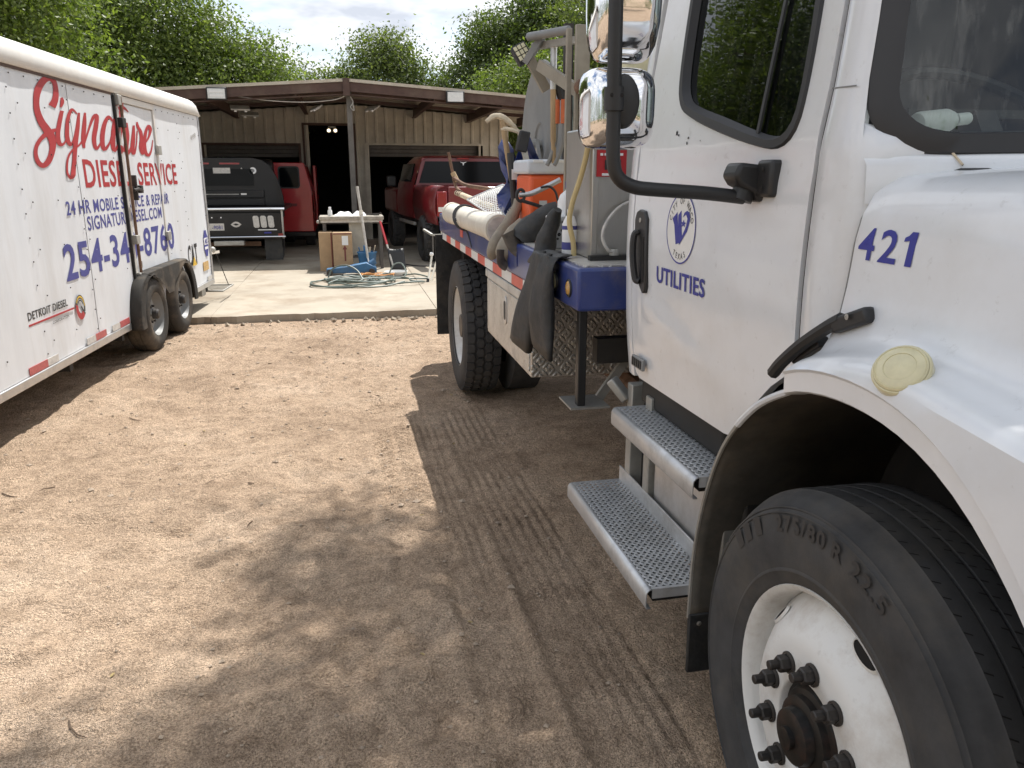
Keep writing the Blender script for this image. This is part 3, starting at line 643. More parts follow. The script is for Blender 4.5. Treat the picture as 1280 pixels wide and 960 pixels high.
SIG=[[[-0.868,2.08,-0.977,2.096],[-0.853,2.092,-0.958,2.108],[-0.836,2.104,-0.939,2.119],[-0.818,2.119,-0.923,2.129],[-0.802,2.134,-0.909,2.139],[-0.79,2.15,-0.897,2.15],[-0.781,2.166,-0.884,2.162],[-0.774,2.182,-0.874,2.175],[-0.77,2.198,-0.866,2.189],[-0.769,2.215,-0.861,2.204],[-0.769,2.233,-0.857,2.22],[-0.773,2.251,-0.857,2.234],[-0.781,2.266,-0.861,2.245],[-0.794,2.278,-0.87,2.253],[-0.813,2.289,-0.882,2.258],[-0.838,2.296,-0.895,2.26],[-0.874,2.299,-0.903,2.259],[-0.915,2.295,-0.914,2.257],[-0.956,2.287,-0.932,2.252],[-0.997,2.276,-0.952,2.245],[-1.035,2.262,-0.971,2.236],[-1.071,2.245,-0.992,2.225],[-1.103,2.226,-1.015,2.211],[-1.132,2.206,-1.038,2.195],[-1.157,2.186,-1.057,2.18],[-1.174,2.166,-1.073,2.165],[-1.186,2.146,-1.088,2.149],[-1.194,2.126,-1.101,2.132],[-1.2,2.108,-1.111,2.114],[-1.206,2.089,-1.118,2.098],[-1.211,2.071,-1.121,2.081],[-1.213,2.053,-1.121,2.066],[-1.213,2.034,-1.118,2.05],[-1.208,2.016,-1.112,2.035],[-1.201,1.997,-1.102,2.019],[-1.191,1.979,-1.09,2.003],[-1.18,1.963,-1.077,1.99],[-1.166,1.947,-1.062,1.978],[-1.149,1.934,-1.045,1.968],[-1.133,1.922,-1.026,1.957],[-1.119,1.91,-1.007,1.945],[-1.104,1.898,-0.99,1.934],[-1.089,1.888,-0.972,1.923],[-1.077,1.878,-0.954,1.91],[-1.069,1.869,-0.941,1.895],[-1.062,1.859,-0.936,1.878],[-1.055,1.847,-0.936,1.861],[-1.052,1.835,-0.94,1.843],[-1.052,1.822,-0.947,1.826],[-1.057,1.809,-0.958,1.807],[-1.066,1.794,-0.972,1.789],[-1.078,1.779,-0.988,1.771],[-1.091,1.765,-1.005,1.755],[-1.105,1.752,-1.022,1.74],[-1.121,1.74,-1.041,1.725],[-1.137,1.729,-1.062,1.711],[-1.152,1.72,-1.085,1.699],[-1.167,1.713,-1.11,1.688],[-1.181,1.706,-1.138,1.679],[-1.191,1.702,-1.169,1.672],[-1.194,1.701,-1.205,1.669],[-1.198,1.701,-1.237,1.673],[-1.208,1.704,-1.26,1.68],[-1.22,1.709,-1.279,1.689],[-1.23,1.716,-1.293,1.699],[-1.239,1.724,-1.303,1.711],[-1.246,1.734,-1.309,1.724],[-1.251,1.746,-1.313,1.738],[-1.253,1.757,-1.313,1.752],[-1.251,1.768,-1.31,1.766],[-1.247,1.78,-1.305,1.78],[-1.24,1.792,-1.297,1.795],[-1.23,1.804,-1.284,1.81],[-1.217,1.815,-1.268,1.824],[-1.2,1.827,-1.248,1.838],[-1.18,1.839,-1.225,1.851],[-1.159,1.85,-1.201,1.864],[-1.136,1.859,-1.176,1.876],[-1.111,1.868,-1.149,1.888],[-1.084,1.876,-1.12,1.899],[-1.058,1.884,-1.091,1.909],[-1.032,1.891,-1.059,1.917],[-1.003,1.899,-1.026,1.925],[-0.975,1.906,-0.994,1.931],[-0.95,1.912,-0.967,1.936],[-0.932,1.917,-0.944,1.939],[-0.917,1.922,-0.925,1.941],[-0.902,1.926,-0.908,1.942],[-0.886,1.931,-0.891,1.943]],[[-0.791,2.073,-0.725,2.071],[-0.812,2.051,-0.744,2.049],[-0.833,2.029,-0.762,2.027],[-0.853,2.007,-0.78,2.005],[-0.871,1.986,-0.797,1.984],[-0.887,1.966,-0.812,1.964],[-0.902,1.946,-0.827,1.945],[-0.915,1.927,-0.84,1.927],[-0.925,1.909,-0.849,1.911],[-0.932,1.892,-0.854,1.896],[-0.937,1.876,-0.856,1.882],[-0.938,1.861,-0.856,1.87],[-0.936,1.849,-0.854,1.861],[-0.927,1.838,-0.852,1.855],[-0.912,1.829,-0.85,1.85],[-0.893,1.824,-0.847,1.847],[-0.868,1.821,-0.847,1.845],[-0.842,1.824,-0.847,1.844],[-0.821,1.829,-0.839,1.844],[-0.802,1.837,-0.824,1.847],[-0.784,1.846,-0.807,1.853],[-0.764,1.857,-0.787,1.862],[-0.742,1.87,-0.765,1.874],[-0.719,1.884,-0.742,1.888],[-0.696,1.897,-0.719,1.902]],[[-0.754,2.16,-0.707,2.168],[-0.757,2.152,-0.702,2.161],[-0.759,2.144,-0.696,2.154],[-0.761,2.138,-0.692,2.146],[-0.764,2.132,-0.695,2.135],[-0.768,2.125,-0.707,2.123],[-0.773,2.116,-0.724,2.112],[-0.781,2.105,-0.742,2.102],[-0.788,2.095,-0.759,2.093]],[[-0.467,2.072,-0.489,2.065],[-0.477,2.079,-0.502,2.07],[-0.487,2.085,-0.515,2.075],[-0.498,2.091,-0.527,2.08],[-0.51,2.096,-0.54,2.082],[-0.523,2.1,-0.553,2.084],[-0.539,2.104,-0.563,2.085],[-0.567,2.104,-0.563,2.084],[-0.599,2.096,-0.563,2.083],[-0.625,2.084,-0.575,2.075],[-0.65,2.069,-0.593,2.063],[-0.674,2.052,-0.611,2.047],[-0.694,2.034,-0.627,2.031],[-0.712,2.015,-0.64,2.014],[-0.726,1.995,-0.653,1.996],[-0.739,1.974,-0.664,1.976],[-0.749,1.954,-0.673,1.956],[-0.759,1.934,-0.681,1.937],[-0.768,1.913,-0.688,1.917],[-0.774,1.893,-0.692,1.899],[-0.774,1.875,-0.692,1.884],[-0.767,1.859,-0.69,1.872],[-0.754,1.845,-0.684,1.86],[-0.736,1.833,-0.678,1.853],[-0.705,1.827,-0.682,1.851],[-0.664,1.833,-0.691,1.85],[-0.641,1.844,-0.679,1.853],[-0.622,1.857,-0.659,1.863],[-0.603,1.873,-0.638,1.877],[-0.582,1.893,-0.617,1.895],[-0.559,1.917,-0.594,1.918],[-0.537,1.942,-0.572,1.943],[-0.518,1.964,-0.551,1.965],[-0.503,1.983,-0.535,1.984],[-0.49,2.001,-0.52,2.001],[-0.479,2.018,-0.506,2.018],[-0.467,2.035,-0.492,2.035]],[[-0.458,2.08,-0.413,2.082],[-0.478,2.057,-0.422,2.058],[-0.497,2.033,-0.432,2.035],[-0.515,2.009,-0.442,2.011],[-0.534,1.986,-0.455,1.986],[-0.554,1.961,-0.47,1.961],[-0.574,1.936,-0.488,1.935],[-0.594,1.911,-0.507,1.909],[-0.611,1.887,-0.523,1.886],[-0.625,1.866,-0.538,1.865],[-0.637,1.848,-0.551,1.846],[-0.649,1.829,-0.565,1.828],[-0.661,1.808,-0.578,1.808],[-0.673,1.785,-0.592,1.785],[-0.686,1.76,-0.606,1.76],[-0.698,1.736,-0.621,1.734],[-0.712,1.712,-0.635,1.71],[-0.728,1.689,-0.649,1.686],[-0.745,1.665,-0.663,1.661],[-0.761,1.644,-0.677,1.639],[-0.774,1.629,-0.692,1.621],[-0.781,1.621,-0.709,1.608],[-0.781,1.619,-0.73,1.599],[-0.773,1.619,-0.757,1.593],[-0.77,1.618,-0.782,1.593],[-0.776,1.617,-0.802,1.596],[-0.786,1.618,-0.82,1.602],[-0.797,1.621,-0.834,1.611],[-0.805,1.627,-0.842,1.623],[-0.807,1.639,-0.843,1.637],[-0.804,1.655,-0.841,1.654],[-0.799,1.673,-0.835,1.673],[-0.791,1.69,-0.828,1.691],[-0.782,1.707,-0.819,1.708],[-0.771,1.724,-0.807,1.726],[-0.757,1.74,-0.793,1.743],[-0.741,1.755,-0.775,1.759],[-0.722,1.768,-0.752,1.774],[-0.699,1.78,-0.725,1.788],[-0.673,1.792,-0.696,1.8],[-0.647,1.802,-0.667,1.811],[-0.62,1.811,-0.635,1.821],[-0.59,1.817,-0.603,1.829],[-0.558,1.825,-0.573,1.836],[-0.524,1.835,-0.544,1.844],[-0.492,1.847,-0.516,1.855],[-0.461,1.861,-0.487,1.868],[-0.43,1.875,-0.457,1.882],[-0.4,1.889,-0.426,1.896]],[[-0.338,2.089,-0.295,2.091],[-0.354,2.067,-0.3,2.07],[-0.37,2.047,-0.304,2.05],[-0.386,2.025,-0.309,2.028],[-0.402,2.002,-0.318,2.005],[-0.421,1.976,-0.332,1.977],[-0.44,1.946,-0.35,1.947],[-0.458,1.917,-0.367,1.918],[-0.47,1.891,-0.381,1.894],[-0.474,1.87,-0.391,1.874],[-0.472,1.852,-0.398,1.858],[-0.468,1.837,-0.404,1.842],[-0.464,1.821,-0.411,1.825]],[[-0.405,1.852,-0.439,1.855],[-0.368,1.884,-0.403,1.886],[-0.33,1.916,-0.366,1.919],[-0.292,1.948,-0.33,1.951],[-0.257,1.977,-0.297,1.98],[-0.223,2.003,-0.267,2.006],[-0.191,2.027,-0.241,2.031],[-0.162,2.047,-0.215,2.052],[-0.137,2.061,-0.19,2.07],[-0.118,2.069,-0.161,2.084],[-0.107,2.071,-0.126,2.095],[-0.118,2.071,-0.079,2.099],[-0.128,2.073,-0.048,2.087],[-0.132,2.066,-0.047,2.072],[-0.143,2.05,-0.055,2.052],[-0.159,2.029,-0.067,2.03],[-0.176,2.006,-0.082,2.007],[-0.196,1.982,-0.101,1.981],[-0.22,1.955,-0.125,1.953],[-0.242,1.926,-0.147,1.926],[-0.256,1.899,-0.161,1.903],[-0.259,1.874,-0.168,1.881],[-0.254,1.85,-0.171,1.859],[-0.243,1.83,-0.169,1.841],[-0.219,1.815,-0.169,1.836],[-0.163,1.817,-0.188,1.835],[-0.13,1.831,-0.168,1.841],[-0.103,1.847,-0.139,1.854],[-0.078,1.862,-0.112,1.867],[-0.057,1.877,-0.09,1.881],[-0.036,1.894,-0.07,1.897],[-0.017,1.912,-0.05,1.914],[0.003,1.929,-0.03,1.931]],[[0.263,2.064,0.227,2.056],[0.257,2.071,0.216,2.062],[0.25,2.079,0.205,2.068],[0.242,2.086,0.195,2.073],[0.231,2.092,0.185,2.076],[0.218,2.097,0.172,2.079],[0.199,2.102,0.164,2.08],[0.161,2.102,0.17,2.08],[0.123,2.093,0.171,2.079],[0.091,2.079,0.155,2.069],[0.058,2.062,0.132,2.054],[0.025,2.041,0.108,2.035],[-0.004,2.018,0.087,2.015],[-0.03,1.992,0.066,1.991],[-0.054,1.963,0.045,1.963],[-0.074,1.933,0.027,1.935],[-0.086,1.906,0.015,1.91],[-0.091,1.879,0.008,1.886],[-0.09,1.852,0.005,1.861],[-0.081,1.829,0.008,1.842],[-0.047,1.812,0.002,1.839],[0.023,1.818,-0.013,1.838],[0.065,1.836,0.02,1.848],[0.104,1.858,0.062,1.866],[0.138,1.881,0.1,1.885],[0.165,1.904,0.128,1.906],[0.189,1.93,0.152,1.931],[0.212,1.957,0.175,1.957],[0.235,1.983,0.199,1.984]],[[0.266,2.083,0.317,2.085],[0.241,2.052,0.308,2.054],[0.215,2.02,0.298,2.023],[0.191,1.989,0.289,1.993],[0.172,1.96,0.279,1.964],[0.157,1.933,0.269,1.937],[0.145,1.906,0.258,1.91],[0.137,1.881,0.249,1.886],[0.135,1.86,0.244,1.867],[0.14,1.842,0.242,1.852],[0.152,1.826,0.241,1.839],[0.172,1.814,0.241,1.833],[0.228,1.81,0.213,1.832],[0.266,1.824,0.217,1.833],[0.29,1.841,0.243,1.847],[0.315,1.86,0.274,1.865],[0.339,1.877,0.305,1.881]],[[0.507,2.231,0.596,2.237],[0.488,2.2,0.586,2.207],[0.468,2.17,0.576,2.177],[0.448,2.139,0.565,2.145],[0.428,2.105,0.55,2.111],[0.405,2.067,0.528,2.071],[0.38,2.025,0.502,2.029],[0.356,1.984,0.477,1.987],[0.337,1.946,0.457,1.95],[0.322,1.913,0.442,1.917],[0.311,1.882,0.431,1.886],[0.305,1.854,0.423,1.86],[0.305,1.832,0.419,1.841],[0.316,1.814,0.419,1.828],[0.337,1.801,0.418,1.821],[0.38,1.794,0.406,1.82],[0.434,1.803,0.39,1.817],[0.461,1.818,0.41,1.825],[0.488,1.839,0.44,1.843],[0.516,1.863,0.473,1.866],[0.544,1.885,0.506,1.888]],[[0.325,2.211,0.408,2.228],[0.335,2.2,0.418,2.216],[0.345,2.188,0.425,2.204],[0.36,2.176,0.433,2.196],[0.395,2.166,0.438,2.193],[0.447,2.168,0.449,2.194],[0.494,2.175,0.483,2.2],[0.532,2.182,0.532,2.208],[0.556,2.184,0.587,2.21],[0.582,2.183,0.628,2.203],[0.616,2.178,0.657,2.193],[0.652,2.171,0.682,2.181],[0.69,2.164,0.707,2.17]],[[0.582,2.069,0.639,2.073],[0.569,2.039,0.641,2.045],[0.556,2.01,0.644,2.016],[0.543,1.981,0.646,1.988],[0.529,1.954,0.642,1.959],[0.512,1.927,0.628,1.929],[0.491,1.9,0.609,1.9],[0.472,1.873,0.592,1.874],[0.463,1.849,0.582,1.855],[0.468,1.829,0.581,1.84],[0.483,1.812,0.584,1.828],[0.512,1.798,0.583,1.823],[0.584,1.799,0.548,1.821],[0.621,1.815,0.56,1.825],[0.649,1.835,0.594,1.841],[0.678,1.861,0.63,1.864],[0.705,1.891,0.663,1.892],[0.732,1.926,0.691,1.926],[0.759,1.968,0.715,1.967],[0.786,2.011,0.738,2.01],[0.813,2.053,0.762,2.052]],[[0.771,2.058,0.831,2.06],[0.748,2.027,0.823,2.03],[0.723,1.997,0.815,2.0],[0.7,1.967,0.807,1.97],[0.681,1.939,0.797,1.941],[0.663,1.913,0.782,1.914],[0.647,1.887,0.765,1.888],[0.636,1.863,0.75,1.866],[0.631,1.843,0.74,1.848],[0.635,1.825,0.738,1.834],[0.648,1.81,0.738,1.823],[0.674,1.797,0.734,1.819],[0.745,1.803,0.692,1.816],[0.768,1.819,0.709,1.824],[0.789,1.842,0.738,1.844],[0.811,1.869,0.769,1.87],[0.832,1.896,0.795,1.896],[0.85,1.924,0.816,1.924],[0.868,1.955,0.833,1.954],[0.886,1.986,0.849,1.985],[0.904,2.018,0.866,2.016]],[[0.879,2.091,0.933,2.098],[0.878,2.081,0.94,2.088],[0.876,2.07,0.946,2.079],[0.875,2.059,0.953,2.07],[0.881,2.047,0.962,2.062],[0.895,2.035,0.977,2.053],[0.913,2.024,0.999,2.043],[0.929,2.013,1.022,2.032],[0.938,2.003,1.039,2.018],[0.941,1.992,1.046,2.002],[0.941,1.979,1.048,1.987],[0.937,1.965,1.046,1.97],[0.931,1.949,1.04,1.952],[0.919,1.929,1.028,1.93],[0.902,1.907,1.012,1.907],[0.886,1.883,0.997,1.885],[0.879,1.862,0.989,1.868],[0.885,1.842,0.987,1.851],[0.899,1.823,0.989,1.834],[0.92,1.808,0.994,1.823],[0.98,1.802,0.963,1.821],[1.018,1.818,0.961,1.823],[1.039,1.837,0.983,1.84],[1.059,1.859,1.009,1.861],[1.079,1.88,1.034,1.881]],[[1.132,1.922,1.093,1.928],[1.166,1.937,1.124,1.943],[1.201,1.951,1.156,1.958],[1.235,1.967,1.184,1.973],[1.267,1.983,1.207,1.988],[1.295,2.001,1.225,2.004],[1.322,2.019,1.24,2.02],[1.343,2.037,1.249,2.036],[1.354,2.054,1.252,2.047],[1.349,2.069,1.25,2.055],[1.331,2.082,1.245,2.063],[1.3,2.091,1.242,2.067],[1.237,2.089,1.266,2.068],[1.196,2.075,1.262,2.066],[1.163,2.059,1.241,2.053],[1.131,2.04,1.217,2.036],[1.102,2.019,1.194,2.017],[1.075,1.996,1.172,1.994],[1.048,1.969,1.151,1.969],[1.024,1.942,1.132,1.943],[1.007,1.916,1.118,1.919],[0.997,1.891,1.111,1.896],[0.992,1.867,1.107,1.874],[0.993,1.844,1.108,1.854],[1.003,1.825,1.113,1.839],[1.024,1.809,1.122,1.828],[1.056,1.797,1.135,1.82],[1.1,1.79,1.143,1.816],[1.16,1.792,1.135,1.814],[1.203,1.805,1.147,1.817],[1.233,1.822,1.176,1.829],[1.26,1.841,1.208,1.845],[1.284,1.861,1.237,1.863],[1.303,1.882,1.261,1.883],[1.319,1.905,1.282,1.905],[1.334,1.929,1.303,1.929],[1.349,1.952,1.324,1.952]]]

# ================================================================== enclosed cargo trailer
tr = thing('cargo_trailer','long white enclosed cargo trailer with red and blue lettering parked on the left','trailer',(-1.905,7.285,0),R(-4.5))
TL = lambda mb, name, m, p=None, **k: mb.build(name, m, p or tr, local=True, **k)
def dent(s, z):
    return .011*float(vnoise(s,z,.55,41))+.003*float(vnoise(s,z,.26,42))+.004*math.exp(-((z-1.62)/.02)**2)*(1 if s < -.6 else 0)
def wall_panel(s0, s1, z0, z1, x=0., name='side_panel', m='trailer'):
    ns, nz_ = max(3,int((s1-s0)/.07)), max(3,int((z1-z0)/.07))
    rows = []
    for j in range(nz_+1):
        z = z0+(z1-z0)*j/nz_
        rows.append([(x+dent(s0+(s1-s0)*i/ns,z)-.003, s0+(s1-s0)*i/ns, z) for i in range(ns+1)])
    return TL(MB().grid(rows), name, m, smooth=60)
ed = [-3.62,-2.75,-1.53,-.62,.285]
for k in range(4): wall_panel(ed[k]+.001, ed[k+1]-.001, .365, 2.30, .0025*(k%2))
wall_panel(.43,1.395,.745,2.225,-.006,'side_door')
wall_panel(.345,1.44,.362,.700,-.002)
for a,b_ in ((1.441,2.235),(2.237,3.135)): wall_panel(a,b_,.365,2.30,.001*(a<2))
# door frame
for (a,b_,c,d) in ((.345,.425,.72,2.29),(1.40,1.438,.705,2.29)): TL(B(-.014,.004,a,b_,c,d),'door_jamb','rail',bevel=.003)
TL(B(-.014,.004,.426,1.399,2.235,2.29),'door_header','rail',bevel=.003)
TL(B(-.014,.006,.426,1.399,.704,.738),'door_sill','alu',bevel=.003)
# body shell behind the panels
sh = B(-2.10,-.02,-3.62,3.12,.34,2.32); TL(sh,'body_shell','rail',bevel=.02)
TL(B(-.010,.002,.288,.342,.70,2.30),'door_seal','gasket')
TL(B(-2.12,.012,3.123,3.15,.31,2.30),'nose_panel','trailer',bevel=.006)
# roof rail, rounded, falling off at the nose
prof = [(.006,2.292),(.020,2.296),(.034,2.325),(.036,2.365),(.024,2.41),(-.005,2.445),(-.05,2.468),(-.12,2.48),(-1.05,2.50)]
rows = []
ss = list(np.linspace(-3.62,2.98,12))+[3.04,3.09,3.13,3.155]; dr = [0]*12+[.012,.04,.085,.13]
for s, d in zip(ss,dr):
    rows.append([(p[0]-(d*.25 if p[1]>2.33 else 0), s, p[1]-d*max(0,min(1,(p[1]-2.29)/.15))) for p in prof])
TL(MB().grid(rows),'roof_rail','rail',smooth=50,solid=.006)
TL(MB().grid([[(-2.10,s,2.30) for s in (-3.62,3.15)],[(-2.10,s,2.46) for s in (-3.62,3.15)],[(-1.05,s,2.50) for s in (-3.62,3.15)]]),'roof_skin','rail',smooth=0)
TL(B(.0,.010,-3.62,.28,2.276,2.294),'rail_flange','brownsteel'); TL(B(.0,.010,.346,3.14,2.292,2.30),'rail_flange','brownsteel')
TL(B(-.03,.014,-3.62,.06,.302,.362),'floor_rail','alu',bevel=.006); TL(B(-.03,.014,2.03,3.15,.302,.362),'floor_rail','alu',bevel=.006)
TL(B(.002,.012,3.10,3.148,.364,2.28),'corner_trim','alu',bevel=.004)
v_ = MB(); v_.grid([[(-.13-.14*math.sin(t)*c-.05, -1.50+.2*c*math.cos(t), 2.478+h*1.1) for t in np.linspace(0,2*math.pi,16,endpoint=False)] for c,h in ((1,0),(.98,.04),(.85,.075),(.5,.10),(.02,.105))],True)
TL(v_,'roof_vent','whiteplastic')
# locking bar
bar = TL(MB().tube([(.035,.405,.73),(.035,.405,2.27)],.013,10),'lock_rod','rust')
TL(B(.004,.045,.335,.425,2.20,2.285),'rod_bracket','galv',bar,bevel=.006); TL(B(.004,.045,.36,.45,.715,.765),'rod_bracket','galv',bar,bevel=.006)
TL(B(.004,.020,.302,.322,.72,2.27),'rod_channel','blackdirty')
TL(B(.004,.05,.36,.45,1.02,1.10),'rod_bracket','galv',bar,bevel=.006); TL(B(.004,.05,.36,.45,2.02,2.10),'rod_bracket','blackdirty',bar,bevel=.006)
lt = TL(B(.006,.030,.50,.62,1.475,1.525),'door_latch','nut',bevel=.006)
TL(MB().tube([(.05,.44,1.49),(.055,.55,1.50),(.05,.66,1.485)],.013,8),'latch_handle','nut',lt); TL(B(.006,.05,.64,.70,1.46,1.53),'latch_keeper','nut',lt,bevel=.006)
TL(B(.006,.045,.53,.56,1.40,1.62),'latch_bolt','nut',lt,bevel=.004)
for z in (1.86,1.02):
    TL(B(.004,.030,1.37,1.47,z-.045,z+.045),'hinge','galv',bevel=.006)
TL(MB().tube([(.014,.49,.80),(.014,.49,.86)],.014,8),'door_stay','galv')
# reflective tape
for a,b_,m in ((-3.2,-2.9,'greystrip'),(-2.9,-2.65,'redstrip'),(-1.85,-1.58,'redstrip'),(-1.58,-1.41,'greystrip'),(-.90,-.727,'greystrip'),(-.727,-.502,'redstrip'),(-.364,-.189,'greystrip'),(-.189,.045,'redstrip'),(2.08,2.16,'redstrip'),(2.86,3.08,'greystrip')):
    TL(B(.003,.0075,a+.001,b_-.001,.367,.418),'reflective_tape',m)
# lettering
TF = lambda u,w: (dent(u,w)+.0012-(.0085 if .43 < u < 1.395 and w > .745 else 0),u,w)
def sig(parent):
    mb = MB()
    for q,row in enumerate(SIG):
        n = len(row)
        X_ = lambda a,b_: TF(a,b_)[0]+.00015*q
        mb.add([(X_(a,b_),a,b_) for a,b_,c,d in row]+[(X_(c,d),c,d) for a,b_,c,d in row],[(i,i+1,n+i+1,n+i) for i in range(n-1)])
    return TL(mb,'lettering','redvinyl',smooth=0,recalc=False)
o = sig(tr); o['label'] = 'red brush script word Signature'
def TT(s, box, m, bold=0., **k):
    o = text_fit(s,box,TF,'lettering',m,tr,True,bold,**k); return o
def TTW(s, box, m, bold):
    v,_ = text2d(s,bold); a0,a1 = min(p[0] for p in v),max(p[0] for p in v); k = (box[1]-box[0])/(a1-a0); ws_ = s.split(' '); pre = ''
    for w_ in ws_:
        pre += w_; e_ = max(p[0] for p in text2d(pre,bold)[0]); vv = text2d(w_,bold)[0]; wd = max(p[0] for p in vv)-min(p[0] for p in vv)
        TT(w_,(box[0]+(e_-wd-a0)*k,box[0]+(e_-a0)*k,box[2],box[3]),m,bold); pre += ' '
TT('DIESEL',(-.515,.565,1.525,1.742),'redvinyl',.02); TT('SERVICE',(.768,2.01,1.522,1.735),'redvinyl',.02)
TTW('24 HR MOBILE SERVICE & REPAIR',(-.93,1.615,1.337,1.438),'navyfaded',.016); TT('SIGNATUREDIESEL.COM',(-.58,1.342,1.205,1.314),'navyfaded',.016)
TT('254-340-8760',(-1.08,1.66,.870,1.143),'navyfaded',.022)
TT('DETROIT DIESEL',(-1.753,-1.13,.709,.763),'blackvinyl',.02); TT('CORPORATION',(-1.413,-1.137,.628,.648),'blackvinyl',.01)
TL(B(.002,.0048,-1.755,-1.038,.672,.684),'underline','redvinyl')
def ring(s,z,r0,r1,a0,a1,m,x=.0045,n=28):
    mb = MB(); mb.grid([[(x,s+r*math.cos(R(a0+(a1-a0)*k/n)),z+r*math.sin(R(a0+(a1-a0)*k/n))*1.08) for k in range(n+1)] for r in (r0,r1)])
    return TL(mb,'emblem_arc',m,smooth=0,recalc=False)
ring(-.925,.666,.058,.085,-30,175,'blackvinyl'); ring(-.925,.666,.066,.078,0,150,'yellow',.0048); ring(-.925,.666,.042,.052,20,160,'blackvinyl'); ring(-.925,.666,.042,.086,160,320,'redvinyl',.0050)
TL(MB().add([(.0052,-.925,.665),(.0052,-.86,.60),(.0052,-.85,.61),(.0052,-.91,.675)],[(0,1,2,3)]),'emblem_arc','blackvinyl',smooth=0)
TT('CAT',(2.13,2.53,.615,.855),'blackvinyl',.02)
TL(MB().add([(.0055,2.26,.615),(.0055,2.44,.612),(.0055,2.35,.72)],[(0,1,2)]),'logo_triangle','yellow',smooth=0)
mb = MB(); n = 16
mb.add([(.0045,2.94+.13*(1 if k%2 else .82)*math.sin(2*math.pi*k/n)*.9,.815+.17*(1 if k%2 else .9)*math.cos(2*math.pi*k/n)) for k in range(n)],[tuple(range(n))])
TL(mb,'badge','navyfaded',smooth=0); TL(B(.004,.0058,2.85,3.03,.80,.88),'badge_stripe','white'); TL(B(.004,.0058,2.87,3.02,.745,.775),'badge_stripe','white')
TT('AS',(2.87,3.01,.81,.87),'navyfaded',.03).location.x = .006
TL(B(.001,.0042,2.72,2.97,.50,.605),'sticker','tan')
# rivets
rv = MB()
def rivet(s,z): rv.lathe([(.0001,.005),(.0045,.0045),(.006,.0)],(.0035+dent(s,z)*.5,s,z),'x',6)
for s in (-2.78,-2.66,-1.56,-1.44,-.66,-.58,.16,1.50,2.20,2.28,3.06,-2.1,-1.05,1.85):
    st = .155 if s in (-1.56,-2.78,-.66,2.20) else .31
    z = .45+(.07 if st > .2 else 0)
    while z < 2.27:
        if not (.25 < s < 1.42 and z < .7): rivet(s,z)
        z += st
s = -3.5
while s < 3.1:
    if not .2 < s < 1.5: rivet(s,2.245)
    s += .2
o = TL(rv,'rivets','nut',smooth=0,recalc=False); o['kind'] = 'stuff'
# marker pen scrawl near the nose corner
for k in range(4):
    TL(MB().tube([(.006,2.72+.06*k,2.02+.012*k),(.006,2.74+.06*k,2.06+.012*k),(.006,2.76+.06*k,2.01+.012*k)],.003,4),'scrawl','greystrip')
# tandem fender
FO = [(.075,.29),(.085,.42),(.13,.56),(.22,.68),(.36,.745),(.52,.765),(1.57,.765),(1.73,.745),(1.87,.68),(1.96,.56),(2.005,.42),(2.015,.29)]
fl = spline([(a,b_,0) for a,b_ in FO],5)
rows = []
for x,sc_ in ((0.,1.0),(.07,1.),(.092,.99),(.100,.965)):
    rows.append([(x,1.045+(p.x-1.045)*(1-(1-sc_)*.6),.29+(p.y-.29)*sc_) for p in fl])
fen = TL(MB().grid(rows),'fender','tyredust',smooth=60,solid=.004)
def arch(c, r, a0, a1, n=14): return [(c+r*math.cos(R(a0+(a1-a0)*k/n)),.36+r*1.02*math.sin(R(a0+(a1-a0)*k/n))) for k in range(n+1)]
low = arch(1.50,.385,-10,160)+arch(.59,.385,20,190)
top = [(1.045+(p.x-1.045)*.979,.29+(p.y-.29)*.965) for p in fl]
n = len(low); tp = []
for k in range(n):
    j = (1-k/(n-1))*(len(top)-1); i = min(int(j),len(top)-2); t = j-i
    tp.append((top[i][0]*(1-t)+top[i+1][0]*t, top[i][1]*(1-t)+top[i+1][1]*t))
TL(MB().grid([[(.100,a,b_) for a,b_ in tp],[(.104,(a+c)/2,(b_+d)/2) for (a,b_),(c,d) in zip(tp,low)],[(.098,a,b_) for a,b_ in low],[(.085,a,b_) for a,b_ in low]]),'fender_skirt','tyredust',fen,smooth=50)
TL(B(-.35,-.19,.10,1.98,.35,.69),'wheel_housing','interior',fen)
def trailer_wheel(s):
    c = (-.022,s,.352)
    t = TL(MB().lathe([(.20,-.09),(.205,-.10),(.25,-.108),(.31,-.105),(.338,-.085),(.350,-.06),(.352,-.03),(.345,-.027),(.345,-.018),(.352,-.015),(.352,.015),(.345,.018),(.345,.027),(.352,.03),(.350,.06),(.338,.085),(.31,.105),(.27,.112),(.24,.110),(.207,.098),(.20,.085)],c,'x',40),'wheel','tyredust')
    TL(MB().lathe([(.203,.098),(.198,.085),(.19,.04),(.175,.02),(.15,.03),(.11,.045),(.09,.04),(.07,.04),(.06,.06),(.001,.06)],c,'x',32),'rim','rim' if s < 0 else 'greypaint',t)
    hb = TL(MB().lathe([(.05,.04),(.048,.10),(.035,.115),(.001,.116)],c,'x',16),'hub_cap','nut',t)
    for k in range(6):
        a = 2*math.pi*k/6; TL(MB().lathe([(.012,.035),(.012,.065),(.001,.067)],(c[0],c[1]+.08*math.cos(a),c[2]+.08*math.sin(a)),'x',6),'lug_nut','nut',t)
    return t
trailer_wheel(.59); trailer_wheel(1.50)
TL(MB().tube([(-1.9,.59,.352),(-.2,.59,.352)],.04,8),'axle','blackdirty'); TL(MB().tube([(-1.9,1.5,.352),(-.2,1.5,.352)],.04,8),'axle','blackdirty')
for s in (-3.3,-2.2,-1.1,0,2.2,3.0): TL(B(-2.05,-.05,s-.03,s+.03,.22,.335),'cross_member','blackdirty')
